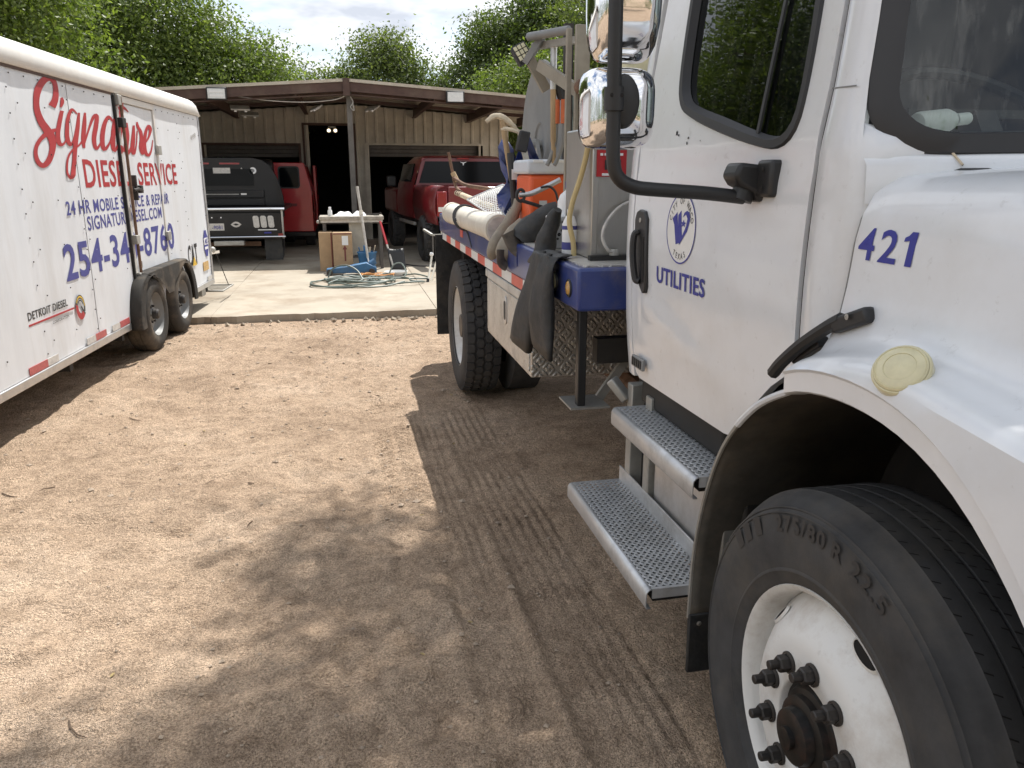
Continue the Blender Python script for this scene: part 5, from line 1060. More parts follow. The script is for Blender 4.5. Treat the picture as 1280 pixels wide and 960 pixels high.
# ------------------------------------------------------------------ cab steps
def perforated(x0,x1,y0,y1,z,nx_,ny_,r,th=.006,el=1.0,stag=False,seg=8,raised=0.):
    mb = MB(); dx,dy = (x1-x0)/nx_,(y1-y0)/ny_
    for i in range(nx_):
        for j in range(ny_):
            cx,cy = x0+(i+.5)*dx,y0+(j+.5)*dy
            sq = [];ci = [];lo = []
            rr = r*(1.35 if (i*3+j*2)%11 == 0 else 1.)
            an = .6 if (i+j)%2 else -.6
            for k in range(seg):
                a = 2*math.pi*(k+.5)/seg; c,s_ = math.cos(a),math.sin(a); m = max(abs(c),abs(s_))
                sq.append((cx+c/m*dx/2,cy+s_/m*dy/2,z))
                u,w = c*rr*el,s_*rr/el**.3; u,w = u*math.cos(an)-w*math.sin(an),u*math.sin(an)+w*math.cos(an)
                ci.append((cx+u,cy+w,z+raised)); lo.append((cx+u,cy+w,z-th))
            mb.add(sq+ci+lo,[(k,(k+1)%seg,seg+(k+1)%seg,seg+k) for k in range(seg)]+[(seg+k,seg+(k+1)%seg,2*seg+(k+1)%seg,2*seg+k) for k in range(seg)])
    return mb
def step(x0,x1,y0,y1,z,nx_,ny_):
    st = K(perforated(x0+.018,x1-.012,y0+.012,y1-.012,z,nx_,ny_,.0050,.010,1.15,raised=.0012),'step','alustep',smooth=0)
    mb = MB()
    prof = [(x0+.018,z),(x0+.008,z-.003),(x0+.001,z-.012),(x0,z-.028),(x0,z-.055),(x0+.004,z-.062),(x0+.016,z-.062)]
    mb.grid([[(a,y,b_) for a,b_ in prof] for y in (y0,(y0+y1)/2,y1)])
    K(mb,'nosing','alustep',st,smooth=50,solid=.004)
    K(B(x0+.018,x1-.012,y0,y0+.0115,z-.004,z),'end_strip','alustep',st,smooth=0); K(B(x0+.018,x1-.012,y1-.0115,y1,z-.004,z),'end_strip','alustep',st,smooth=0); K(B(x0+.02,x1-.012,y0,y0+.004,z-.03,z-.0045),'end_lip','alustep',st,smooth=0)
    K(B(x1-.012,x1-.006,y0,y1,z-.004,z+.055),'back_flange','alustep',st,bevel=.002)
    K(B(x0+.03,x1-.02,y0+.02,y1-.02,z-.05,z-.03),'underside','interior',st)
    return st
step(.77,.985,1.852,2.66,.505,9,31); step(.86,1.06,1.79,2.45,.858,9,25)
K(B(.99,1.02,1.86,2.36,.50,.85),'step_box','alu',bevel=.006); K(B(1.022,1.35,1.80,2.62,.42,.84),'battery_box','blackdirty',bevel=.01)
for y in (1.82,2.38,2.56): K(B(.975,1.03,y,y+.05,.46,.90),'step_bracket','galv',bevel=.004)
K(MB().bar((.98,2.62,.83),(.93,2.66,.90),.06,.03),'bracket_tab','galv',bevel=.006)
K(B(1.05,1.35,1.92,2.7,.85,.93),'air_pipe_box','blackdirty',bevel=.01)
# ------------------------------------------------------------------ chassis and bed
for x in (1.6,2.42): K(B(x,x+.08,.3,6.85,.72,1.0),'chassis_rail','blackdirty')
K(MB().tube([(2.0,1.5,.6),(2.05,3.5,.58),(2.05,5.8,.52)],.05,10),'drive_shaft','blackdirty')
K(MB().lathe([(.28,0),(.30,.02),(.30,.9),(.28,.92)],(2.9,2.9,.68),'y',24,True),'fuel_tank','alu')
bed = K(B(.80,3.30,2.68,6.90,1.15,1.306),'bed','blue',bevel=.012)
K(B(.83,3.27,2.71,6.87,1.306,1.312),'deck_plate','plate',bed)
K(B(.808,.84,3.32,6.80,1.093,1.151),'side_rail','blue',bed,bevel=.004)
y = 3.34; k = 0
while y < 6.6:
    K(B(.8035,.8078,y+.001,y+.259,1.097,1.150),'reflective_tape','redbright' if k%2 else 'whiteplastic',bed); y += .26; k += 1
for y in (3.7,4.25,5.5):
    K(B(.796,.80,y,y+.12,1.20,1.27),'faded_patch','redbright' if y > 5 else 'blue',bed)
for y,r,m in ((2.79,.028,'amber'),(2.99,.032,'cream')):
    l_ = K(MB().lathe([(r+.006,.0),(r+.005,-.006),(r,-.007)],(.80,y,1.222),'x',20),'marker_lamp','black',bed)
    K(MB().lathe([(r,-.004),(r*.8,-.010),(.0005,-.013)],(.80,y,1.222),'x',20),'lens',m,l_)
tb = K(B(.812,1.42,3.45,4.60,.71,1.088),'tool_box','plate',bevel=.006)
K(B(.806,.8118,3.475,4.575,.735,1.035),'box_door','plate',tb,bevel=.004); K(B(.802,.83,3.44,4.61,1.045,1.090),'box_lid_edge','alu',tb,bevel=.004)
lt = K(MB().prism(rrect(3.985,4.055,.86,1.01,.03),'x',.800,.8058),'paddle_latch','alu',tb,bevel=.002)
K(MB().prism(rrect(4.0,4.04,.885,.985,.018),'x',.798,.7998),'latch_paddle','gasket',lt)
K(B(.862,.895,2.86,2.90,.74,1.149),'bed_leg','black',bevel=.004); K(B(.83,.99,2.84,3.02,.732,.74),'leg_plate','galv'); K(B(.95,1.9,2.9,2.96,.9,1.0),'bed_cross_rail','blackdirty')
K(MB().bar((.98,2.95,.745),(1.22,2.95,1.08),.035,.02,(0,1,0)),'leg_brace','galv'); K(MB().bar((1.25,2.88,.93),(1.75,2.88,.95),.02,.02),'brace_tie','galv')
K(B(1.43,1.5,2.95,5.2,.5,1.05),'splash_shield','blackdirty'); K(B(.98,2.0,6.7,6.86,.88,1.14),'tail_frame','blackdirty')
K(MB().tube([(1.3,2.65,.65),(1.35,3.4,.62),(1.45,5.0,.6)],.06,10),'exhaust_pipe','rust')
# steel cabinet on the deck
cb = K(B(.915,2.6,2.90,3.28,1.313,1.80),'steel_cabinet','steel',bevel=.008)
K(B(.911,.935,2.894,2.93,1.313,1.80),'corner_trim','steel',cb,bevel=.003)
K(B(1.16,2.6,3.30,3.52,1.313,2.14),'water_tank','cream',cb,bevel=.03,seg=3)
K(B(.90,1.8,2.86,2.893,1.313,1.33),'cabinet_foot','blackdirty',cb)
sg = K(B(.925,1.04,2.888,2.8915,1.62,1.735),'placard','signred',cb)
for k,(a,b_,z) in enumerate(((.03,.09,1.722),(.012,.022,1.70),(.028,.10,1.70),(.02,.09,1.628))): K(B(.925+a,.925+b_,2.8845,2.8875,z-.0045,z+.0045),'placard_print','white',sg)
for k in (.03,.055,.08): K(B(.925+k,.925+k+.012,2.8845,2.8875,1.645,1.68),'placard_print','black',sg)
hz = spline([(1.0,2.88,1.345),(.97,2.86,1.35),(.945,2.86,1.40),(.965,2.865,1.46),(1.03,2.87,1.52),(1.16,2.88,1.55)],8)
K(MB().tube(hz,.006,8),'drain_hose','greystrip',cb); K(MB().lathe([(.018,-.03),(.02,0),(.014,.01)],(1.0,2.88,1.345),'z',10),'hose_valve','galv',cb)
# tool rack behind the cabinet
rk = K(B(1.03,1.095,3.56,3.585,1.313,2.26),'rack_post','tanpaint',bevel=.003)
K(B(1.10,1.145,4.0,4.03,1.313,2.34),'rack_post','blackdirty'); K(B(1.0,1.024,3.60,3.625,1.313,2.25),'rack_post','tanpaint',bevel=.003)
K(MB().bar((.945,3.88,2.13),(1.16,3.50,1.90),.03,.05),'rack_arm','tanpaint',rk); K(MB().bar((.90,3.92,2.17),(.99,3.92,2.02),.03,.045),'rack_arm','tanpaint',rk)
K(MB().bar((1.10,3.60,2.20),(1.6,3.60,2.20),.04,.04),'rack_beam','blackdirty',rk); K(MB().tube([(.895,3.9,2.255),(1.03,3.68,2.255)],.019,12),'light_tube','greypaint',rk); K(MB().bar((.93,3.95,2.22),(1.2,3.6,2.23),.03,.03),'rack_arm','galv',rk)
K(MB().bar((.885,3.92,2.14),(.955,3.88,2.255),.035,.03),'light_bracket','greypaint',rk)
K(MB().lathe([(.03,-.03),(.035,0),(.03,.03)],(1.05,3.52,2.0),'y',12,True),'rack_knob','rust',rk)
wlm = MB().obox((0,0,0),(.075,.05,.09)); m_ = Matrix.Translation((.872,3.95,2.185)) @ Matrix.Rotation(R(-28),4,'Y') @ Matrix.Rotation(R(-18),4,'X')
wlt = K(wlm.map(lambda a,b_,c: tuple(m_ @ Vector((a,b_,c)))),'work_light','black',rk,bevel=.006)
for i in (-1,0,1):
    for j in (-1,0,1): K(MB().obox((0,0,0),(.016,.006,.02)).map(lambda a,b_,c,i=i,j=j: tuple(m_ @ Vector((a+i*.021,b_-.0275,c+j*.025)))),'led','cream',wlt)
# hose reel
for x,m in ((1.17,'greypaint'),(1.62,'greypaint')):
    K(MB().lathe([(.001,.0),(.12,.0),(.125,-.012),(.40,-.012),(.43,-.02),(.455,-.018),(.47,0),(.455,.018),(.43,.02),(.40,.0),(.12,.02),(.001,.02)],(x,4.75,1.80),'x',56),'reel_flange',m,smooth=40)
rl = MB()
for k in range(10): rl.lathe([(.33+.026*math.cos(a),.19+.042*k+.0-.15+.026*math.sin(a)) for a in np.linspace(0,6.2832,9)],(1.17,4.75,1.80),'x',40)
K(rl,'wound_hose','hosegreen'); K(MB().tube([(1.1,4.75,1.8),(1.75,4.75,1.8)],.03,10),'reel_axle','galv')
for x in (1.14,1.67): K(MB().bar((x,4.45,1.31),(x,4.75,1.82),.02,.05),'reel_leg','galv'); K(MB().bar((x,5.05,1.31),(x,4.75,1.82),.02,.05),'reel_leg','galv')
# ------------------------------------------------------------------ mirrors
br = K(MB().prism([(.862,1.655),(.935,1.648),(.94,1.625),(.93,1.575),(.915,1.565),(.90,1.59),(.865,1.605),(.85,1.625)],'y',1.655,1.725),'mirror_bracket','black',bevel=.010,seg=3)
K(B(.905,.945,1.60,1.665,1.58,1.66),'bracket_plate','black',br,bevel=.008); K(MB().tube([(.895,1.69,1.60),(.885,1.69,1.572)],.026,12),'knuckle','black',br)
for z in (1.6,1.64): K(MB().lathe([(.005,-.002),(.001,-.003)],(.903,1.63,z),'x',8),'bracket_bolt','interior',br)
arm = spline([(.892,1.69,1.578),(.80,1.69,1.588),(.67,1.688,1.597),(.625,1.687,1.603),(.592,1.686,1.62),(.577,1.685,1.655),(.574,1.685,1.75),(.571,1.685,2.0),(.567,1.685,2.36),(.60,1.685,2.42),(.95,1.69,2.45),(1.05,1.69,2.46)],5)
ar = K(MB().tube(arm,.0155,14),'mirror_arm','black')
def mirror_head(name, cx, cz, hw, hh, y1, dep, e=4.5):
    n = 56; rows = []
    for r,d in ((.02,1.0),(.35,.985),(.6,.93),(.78,.82),(.9,.64),(.97,.36),(1.0,.05),(1.0,-.15),(.97,-.22)):
        row = []
        for k in range(n):
            a = 2*math.pi*k/n; c,s_ = math.cos(a),math.sin(a); q_ = (abs(c)**e+abs(s_)**e)**(-1/e)
            row.append((cx+hw*r*q_*c,y1-dep*d,cz+hh*r*q_*s_))
        rows.append(row)
    o = K(MB().grid(rows,True),name,'chrome',smooth=80)
    K(MB().add([(cx+hw*.96*((abs(math.cos(a))**e+abs(math.sin(a))**e)**(-1/e))*math.cos(a),y1+dep*.18,cz+hh*.96*((abs(math.cos(a))**e+abs(math.sin(a))**e)**(-1/e))*math.sin(a)) for a in np.linspace(0,6.2832,40,endpoint=False)],[tuple(range(40))]),'mirror_glass','chrome',o,smooth=0)
    return o
m1 = mirror_head('convex_mirror',.615,1.772,.083,.0885,1.80,.085); m2 = mirror_head('main_mirror',.625,2.128,.080,.258,1.80,.085,6)
for p,c in ((m1,(.606,1.712,1.782)),(m2,(.61,1.712,2.10))):
    K(MB().lathe([(.0005,-.012),(.028,-.012),(.034,-.008),(.038,.004),(.038,.012)],(0,0,0),'y',28).map(lambda a,b_,d,c=c: (c[0]+a*.95,c[1]+b_,c[2]+d*1.5)),'mirror_mount','black',p)
    K(MB().tube([(.574,1.685,c[2]-.022),(.573,1.685,c[2]+.026)],.0215,14),'arm_clamp','black',p)
    for k in (-1,1): K(MB().lathe([(.0045,-.001),(.001,-.002)],(.573+.011*k,1.6665,c[2]+.008),'y',8),'clamp_bolt','interior',p)

# ================================================================== gear on the truck bed
DZ = 1.313
c = thing('drink_cooler','orange drink cooler with grey-white lid standing on the blue truck bed','cooler',(1.08,4.1,DZ))
bd = B(.915,1.275,3.95,4.27,DZ,1.628).build('body','orange',c,bevel=.022,seg=3)
for k in range(9): B(.95,1.20,3.947,3.9505,DZ+.03+.016*k,DZ+.040+.016*k).build('rib','orange',bd)
B(.900,1.290,3.935,4.285,1.629,1.700).build('lid','coolerlid',c,bevel=.016,seg=3)
for x in (.93,1.06,1.17): B(x,x+.05,3.931,3.9355,1.685,1.697).build('lid_notch','white',c)
B(.965,1.005,3.943,3.9465,1.44,1.50).build('latch','coolerlid',c,bevel=.001)
h = thing('bent_metal_pipe','bent grey metal pipe with black strap leaning across the orange cooler','pipe',(.95,3.88,1.53))
MB().tube(spline([(.845,3.88,1.530),(.90,3.875,1.535),(.945,3.87,1.553),(1.0,3.865,1.578),(1.05,3.86,1.602)],6),.0135,12).build('tube','alu',h)
MB().tube(spline([(.853+.02*math.cos(a),3.875,1.528+.028*math.sin(a)) for a in np.linspace(0,6.2832,9)],3),.008,8).build('strap_ring','gasket',h)
MB().tube(spline([(.85,3.87,1.505),(.91,3.86,1.487),(.97,3.85,1.468),(1.01,3.84,1.462)],6),.009,6).build('strap','gasket',h)
MB().tube(spline([(.95,3.86,1.565),(.99,3.85,1.57),(1.02,3.84,1.545),(1.035,3.835,1.49)],6),.006,6).build('strap','gasket',h)
p = thing('pvc_tube','thick cream plastic tube with end cap tied along the bed edge','pipe',(.86,5.4,DZ))
A_, B_ = Vector((.795,6.0,1.345)), Vector((.830,4.32,1.335))
MB().tube([A_,A_+(B_-A_)*.04,A_+(B_-A_)*.042,B_],[.080,.080,.074,.074],28).build('tube','pvc',p)
MB().tube([B_+(A_-B_)*.07,B_-(A_-B_)*.005],[.081,.081],28).build('end_cap','pvc',p,bevel=.004)
MB().tube([B_-(A_-B_)*.005,B_-(A_-B_)*.007],[.070,.068],24).build('cap_face','greystrip',p)
for t in (.34,.38):
    q = A_+(B_-A_)*t
    pts = [(q.x+.083*math.cos(a),q.y+.05*math.sin(a),q.z+.083*math.sin(a)) for a in np.linspace(0,6.2832,25)[:-1]]
    MB().tube(pts,.006,6,closed=True).build('tie_cord','gasket',p)
MB().tube(spline([(q.x-.08,q.y,q.z),(.79,q.y-.1,1.26),(.80,q.y-.25,1.17)],6),.006,6).build('tie_cord','gasket',p)
s = thing('perforated_scoop','silver perforated metal scoop plate lying between cream tube and orange cooler','scoop',(.92,4.9,DZ))
qa,qb,qc,qd = Vector((.765,5.05,1.472)),Vector((.965,4.9,1.566)),Vector((1.03,4.55,1.515)),Vector((.885,4.50,1.362))
def patch(u, v, w):
    p_ = (qa*(1-u)+qb*u)*(1-v)+(qd*(1-u)+qc*u)*v; return p_+Vector((-.25,-.35,.9))*(w+.03*math.sin(math.pi*u)*math.sin(math.pi*v))
perforated(0,1,0,1,0,14,15,.021,.004,1.0).map(lambda a,b_,c_: tuple(patch(a,b_,c_))).build('plate','whiteplastic',s,smooth=0)
for e_ in ((0,0,1,0),(1,0,1,1),(0,0,0,1),(0,1,1,1)):
    MB().tube([patch(e_[0]+(e_[2]-e_[0])*t,e_[1]+(e_[3]-e_[1])*t,0) for t in np.linspace(0,1,12)],.006,6).build('rim','alu',s)
def pole(name,label,cat,pts,r,m,extra=None,n=10):
    o = thing(name,label,cat,tuple(pts[-1])); MB().tube(spline(pts,6),r,n).build('handle',m,o)
    if extra: extra(o)
    return o
pole('banded_pole','short pale wooden pole with brown bands lying above the cream tube','pole',[(.845,6.1,1.49),(.90,5.6,1.452),(.95,5.1,1.42)],.020,'palewood',
     lambda o: [MB().tube([(.848+.0055*k,6.07-.05*k,1.488-.0038*k),(.8502+.0055*k,6.05-.05*k,1.4865-.0038*k)],.0212,10).build('band','rust',o) for k in range(3)])
pole('rusty_rod','thin rusty rod with a forked top rising above the cream tube','rod',[(.80,6.2,1.79),(.825,6.2,1.66),(.85,6.15,1.53),(.90,5.9,1.47)],.012,'rust',
     lambda o: [MB().tube(spline([(.835,6.18,1.60),(.90,6.0,1.55),(1.0,5.7,1.53),(1.10,5.5,1.51)],5),.014,8).build('side_arm','rust',o), MB().tube([(.83,6.2,1.64),(.86,6.18,1.575)],.02,8).build('clamp','wood',o)])
def pickhead(o):
    MB().tube(spline([(.785,4.45,1.905),(.83,4.45,1.935),(.875,4.45,1.93),(.925,4.45,1.895),(.965,4.45,1.86)],6),[.012]+[.02]*0+[.014]*3+[.018]*6+[.021]*8+[.017]*4+[.010]*3,10,flat=.7).build('pick_head','palewood',o)
pole('wood_handle_pick','pickaxe with pale curved head standing left of the orange cooler','pickaxe',[(.875,4.45,1.915),(.895,4.44,1.78),(.93,4.42,1.55),(.96,4.40,1.33)],.016,'wood',pickhead)
def matt(o):
    MB().tube(spline([(.85,4.36,1.862),(.88,4.36,1.866),(.93,4.36,1.855),(.98,4.36,1.84)],5),[.007]*3+[.013]*10+[.009]*3,8,flat=.6).build('mattock_blade','palewood',o)
    MB().obox((.968,4.35,1.80),(.06,.05,.11),(0,R(12),0)).build('socket','gasket',o,bevel=.008)
    MB().tube([(.945,4.3,1.55),(.95,4.3,1.65)],.018,8).build('grip_sleeve','gasket',o)
pole('pale_handle_mattock','mattock with dark socket and pale handle leaning against the hose reel','mattock',[(.955,4.36,1.86),(.97,4.355,1.78),(1.0,4.34,1.65),(1.04,4.33,1.40)],.017,'greywood',matt)
tg = pole('black_tool_handle','black shafted tool with white tag between pick and cooler','tool',[(.895,4.33,1.74),(.905,4.32,1.60),(.925,4.31,1.36)],.019,'gasket',
     lambda o: B(.895,.925,4.288,4.293,1.60,1.655).build('tag','white',o))
bt = thing('blue_tarp','crumpled dark blue tarp stuffed in front of the hose reel','tarp',(1.05,4.55,DZ))
rows = []
for j in range(9):
    rows.append([(.90+.22*i/7+.03*math.sin(j*1.7+i),4.58+.05*math.sin(i*2.1+j),DZ+.53*j/8*(.8+.2*math.cos(i*1.3))) for i in range(8)])
MB().grid(rows).build('sheet','blue',bt,smooth=60,solid=.01)
# two shovels hanging from the rack
for i,(x,lab,wm) in enumerate(((1.006,'wooden-shafted shovel hanging left on the tool rack above the cooler','wood'),(1.052,'orange-gripped tool hanging right on the rack above the cooler','orangegrip'))):
    o = thing('hanging_shovel' if i == 0 else 'hanging_cutter',lab,'shovel' if i == 0 else 'bolt cutter',(x,3.86,1.45))
    if i == 0:
        MB().tube([(x+.002,3.86,2.21),(x+.002,3.86,2.02)],.016,10).build('ferrule','alu',o); MB().tube([(x+.002,3.86,2.02),(x+.006,3.86,1.78)],.0145,10).build('shaft','wood',o)
        MB().tube([(x+.006,3.86,1.78),(x+.01,3.86,1.68)],.012,8).build('tip','wood',o); MB().sphere((x+.002,3.86,2.215),.02,10,6).build('knob','alu',o)
    else:
        MB().tube(spline([(x-.002,3.86,2.08),(x-.015,3.86,2.03),(x+.0,3.86,1.975)],6),.020,8).build('jaw','gasket',o); MB().tube(spline([(x+.02,3.86,2.10),(x+.025,3.86,2.03),(x+.005,3.86,1.975)],6),.018,8).build('jaw','gasket',o)
        for k,dx in enumerate((-.026,.006)):
            MB().tube([(x+dx,3.86-.02*k,1.975),(x+dx,3.86-.02*k,1.865)],.0165,10).build('grip','orangegrip',o)
            MB().tube(spline([(x+dx,3.86-.02*k,1.865),(x+dx-.004,3.86-.02*k,1.78),(x+dx-.03,3.86-.02*k,1.70),(x+dx-.045,3.86-.02*k,1.67)],5),.0105,8).build('shank','greypaint',o)
# boots and waders slung over the side
def boot(name,label,pts,rad,m,sole,flat=.8):
    o = thing(name,label,'boot',tuple(pts[-1])); P = spline(pts,5); n = len(P); rr = [interp(i/(n-1),np.linspace(0,1,len(rad)),rad) for i in range(n)]
    mb = MB().tube(P,rr,18,flat=flat); mb.map(lambda a,b_,c_: (a+.012*float(vnoise(b_*1.0,c_,.045,51)),b_+.010*float(vnoise(a,c_,.035,52)),c_+.010*float(vnoise(a,b_,.04,53)))); mb.build('shaft',m,o,smooth=60)
    if sole:
        P2 = spline(sole,5); MB().tube(P2,[.046]*len(P2),16,flat=.35).build('sole','sole',o)
    return o
boot('cream_wader_boot','muddy cream rubber boot hooked toe-down over the bed side beside the tube',[(.905,4.15,1.50),(.885,4.15,1.44),(.845,4.14,1.36),(.79,4.13,1.285),(.765,4.13,1.235),(.772,4.14,1.20)],[.028,.036,.046,.050,.048,.030],'rubbergrey',None)
boot('dusty_grey_boot','dusty grey-brown boot lying between the cream boot and the black ones',[(.90,4.0,1.375),(.86,3.98,1.345),(.82,3.97,1.29),(.79,3.97,1.235),(.80,3.97,1.20)],[.045,.052,.052,.046,.026],'rubbergrey',[(.775,3.95,1.26),(.775,3.95,1.20),(.80,3.95,1.18)])
boot('ribbed_black_boot','dusty black rubber boot lying with its tread towards the trailer',[(1.0,3.70,1.475),(.955,3.72,1.445),(.90,3.74,1.405),(.85,3.75,1.355),(.815,3.75,1.32)],[.034,.050,.058,.064,.056],'rubberblack',[(.855,3.72,1.255),(.80,3.74,1.290),(.765,3.75,1.36)])
boot('upright_black_boot','black rubber boot nearest the steel cabinet, sole down on the bed edge',[(.88,3.28,1.485),(.865,3.30,1.44),(.848,3.30,1.38),(.835,3.30,1.335),(.832,3.30,1.295)],[.024,.038,.047,.055,.058],'rubberblack',[(.79,3.33,1.288),(.832,3.29,1.272),(.88,3.25,1.272)])
w = thing('black_waders','pair of long black rubber waders hanging over the blue bed side','waders',(.76,3.1,1.31))
for i,(y0,y1,zb,xb) in enumerate(((3.12,3.32,.915,.735),(2.99,3.02,.95,.752))):
    P = spline([(.815,y0-.0,1.322),(.785,y0,1.32),(.760,y0,1.27),(.755,y0*.5+y1*.5,1.12),(xb,y1,zb)],6); n = len(P)
    rows = []
    for k,q in enumerate(P):
        t = k/(n-1); hw = .052+.105*t+.012*math.sin(t*5+i); th = .030+.012*math.sin(t*9+i)
        row = []
        for j in range(20):
            a = 6.28318*j/20; row.append((q.x+th*math.sin(a)*(1+.25*math.cos(3*a+t*4)),q.y+hw*math.cos(a),q.z+(.0 if t < .99 else .025*math.cos(a))))
        rows.append(row)
    MB().grid(rows,True).build('leg','rubberblack',w,smooth=70,solid=.004)
b = thing('white_jug','white plastic jug with blue cap wedged beside the steel cabinet','jug',(.985,3.45,1.42))
MB().lathe([(.001,0),(.05,0),(.056,.01),(.056,.09),(.045,.12),(.022,.14),(.018,.15)],(.985,3.45,1.42),'z',20).build('body','white',b); MB().lathe([(.022,.0),(.022,.028),(.001,.03)],(.985,3.45,1.57),'z',16).build('cap','navy',b)
b = thing('spray_bottle','blue and white labelled bottle standing by the yellow hose on the bed','bottle',(.892,3.12,DZ))
MB().lathe([(.001,0),(.03,0),(.032,.01),(.032,.12),(.018,.15),(.013,.155),(.013,.18),(.001,.18)],(.892,3.12,DZ),'z',18).build('body','white',b)
MB().lathe([(.0326,.02),(.0326,.05)],(.892,3.12,DZ),'z',18).build('label','navyfaded',b); MB().lathe([(.0326,.10),(.0326,.115)],(.892,3.12,DZ),'z',18).build('label','navyfaded',b)
b = thing('splattered_box','small white paint-splattered box frame beside the black boot','box',(.925,3.36,DZ))
B(.885,.955,3.36,3.46,DZ,1.43).build('body','trailer',b,bevel=.004); B(.878,.96,3.35,3.47,1.43,1.452).build('lid','white',b,bevel=.004)
for k in range(7): MB().lathe([(.001,-.0012),(.005+.004*random.random(),-.001)],(.895+.06*random.random(),3.3595,DZ+.02+.1*random.random()),'y',6).build('splatter','gasket',b,smooth=0)
hp = spline([(.902,2.93,1.735),(.898,2.95,1.68),(.885,2.98,1.60),(.865,3.0,1.52),(.855,3.0,1.45),(.872,3.0,1.37),(.876,3.0,1.318)],8)
y_ = thing('yellow_hose','clear yellowed hose running down the steel cabinet corner','hose',(.915,2.99,DZ)); MB().tube(hp,.0105,10).build('tube','hoseyellow',y_); MB().tube([(.902,2.93,1.73),(.904,2.93,1.775)],.016,10).build('fitting','galv',y_)

# ================================================================== black flatbed truck
f = thing('flatbed_truck','black flatbed pickup with chrome rail parked left under the canopy','truck',(-2.2,16.5,PADZ))
FB = lambda mb,n,m,p=None,**k: mb.build(n,m,p or f,**k)
FB(B(-3.36,-1.06,14.62,17.2,.98,1.05),'deck','blackpaint',bevel=.01)
tl = FB(B(-3.34,-1.10,14.60,14.66,.52,.978),'tail_panel','blackpaint',bevel=.008)
FB(MB().tube([(-3.38,14.58,1.04),(-1.03,14.58,1.04)],.024,10),'chrome_rail','chrome'); FB(MB().tube([(-3.3,14.56,.565),(-1.04,14.56,.565)],.014,8),'lower_rail','chrome'); FB(B(-1.095,-1.062,14.585,14.64,.53,1.02),'corner_post','galv',bevel=.004)
for k in range(3):
    x = -1.52+.125*k; o = FB(MB().prism([(x+.06*(z_-.78)*-1+a*.05,z_) for a,z_ in ((-.6,.72),(-1,.74),(-1,.90),(-.6,.925),(.6,.925),(1,.90),(1,.74),(.6,.72))],'y',14.588,14.6),'tail_lamp','greystrip',tl,bevel=.004)
FB(B(-2.42,-2.06,14.592,14.599,.68,.80),'licence_plate','greystrip',tl); text_fit('-9081',(-2.26,-2.09,.70,.765),lambda u,w_: (u,14.590,w_),'plate_print','navyfaded',tl,False,.02)
FB(MB().prism([(-1.95,.78),(-1.90,.82),(-1.86,.83),(-1.82,.82),(-1.77,.78),(-1.82,.74),(-1.86,.73),(-1.90,.74)],'y',14.592,14.6),'badge','greystrip',tl); FB(MB().prism([(-1.91,.78),(-1.86,.80),(-1.81,.78),(-1.86,.76)],'y',14.588,14.5915),'badge_core','blackpaint',tl)
FB(B(-1.50,-1.18,14.592,14.599,.675,.69),'maker_stripe','white',tl); FB(B(-1.40,-1.28,14.592,14.599,.62,.645),'sticker','navy',tl); FB(B(-1.16,-1.08,14.55,14.56,.575,.62),'reflector','redlens',tl)
for x in (-2.25,-2.1): FB(MB().lathe([(.012,-.002),(.001,-.004)],(x,14.598,.90),'y',8),'bolt','white',tl)
FB(MB().prism([(-3.2,1.05),(-1.10,1.05),(-1.12,1.25),(-1.2,1.55),(-1.32,1.78),(-1.45,1.88),(-1.62,1.92),(-3.2,1.92)],'y',15.72,15.80),'headboard','blackpaint',bevel=.01)
FB(B(-3.0,-1.62,15.70,15.718,1.42,1.72),'rear_window','tintglass'); FB(B(-3.1,-1.45,15.66,15.72,1.06,1.18),'tool_drawer','blackpaint',bevel=.01); FB(B(-3.1,-1.45,15.66,15.72,1.20,1.34),'tool_drawer','blackpaint',bevel=.01)
for a,b_ in ((-2.6,-2.38),(-2.2,-1.85)): FB(B(a,b_,15.70,15.718,1.80,1.83),'lamp_strip','redlens')
FB(B(-2.32,-2.02,15.695,15.7,1.64,1.74),'label_plate','greystrip'); FB(MB().lathe([(.001,-.01),(.06,-.01),(.06,0)],(-1.62,15.71,1.69),'y',20),'round_sticker','white'); FB(MB().lathe([(.001,-.012),(.03,-.012)],(-1.62,15.71,1.69),'y',12),'sticker_mark','greypaint')
FB(MB().prism([(-1.85,1.70),(-1.79,1.70),(-1.82,1.745)],'y',15.71,15.719),'sticker','greystrip'); FB(B(-1.86,-1.76,15.655,15.66,1.255,1.285),'drawer_latch','alu'); FB(B(-2.5,-1.9,15.655,15.66,1.26,1.275),'drawer_latch','galv')
FB(B(-3.2,-1.3,17.3,19.2,.7,1.35),'cab_lower','blackpaint',bevel=.05); FB(B(-3.1,-1.4,17.3,19.0,1.35,1.93),'cab_upper','blackpaint',bevel=.12,seg=3); FB(B(-3.2,-1.3,19.2,20.6,.7,1.25),'cab_nose','blackpaint',bevel=.1,seg=3)
for x in (-3.3,-1.42):
    for y in (15.7,19.6): FB(MB().lathe([(.22,0),(.36,-.005),(.41,.03),(.41,.22),(.36,.25),(.22,.24)],(x,y,PADZ+.41),'x',28),'wheel','tyre')
FB(B(-1.42,-1.12,14.75,14.76,.14,.60),'mud_flap','rubberblack'); FB(B(-3.3,-1.2,14.8,17,.80,.975),'frame','blackdirty'); FB(B(-2.4,-1.5,14.9,14.95,.38,.46),'hitch_bar','rust'); FB(B(-2.25,-1.75,14.55,14.75,.42,.50),'receiver','galv',bevel=.01)

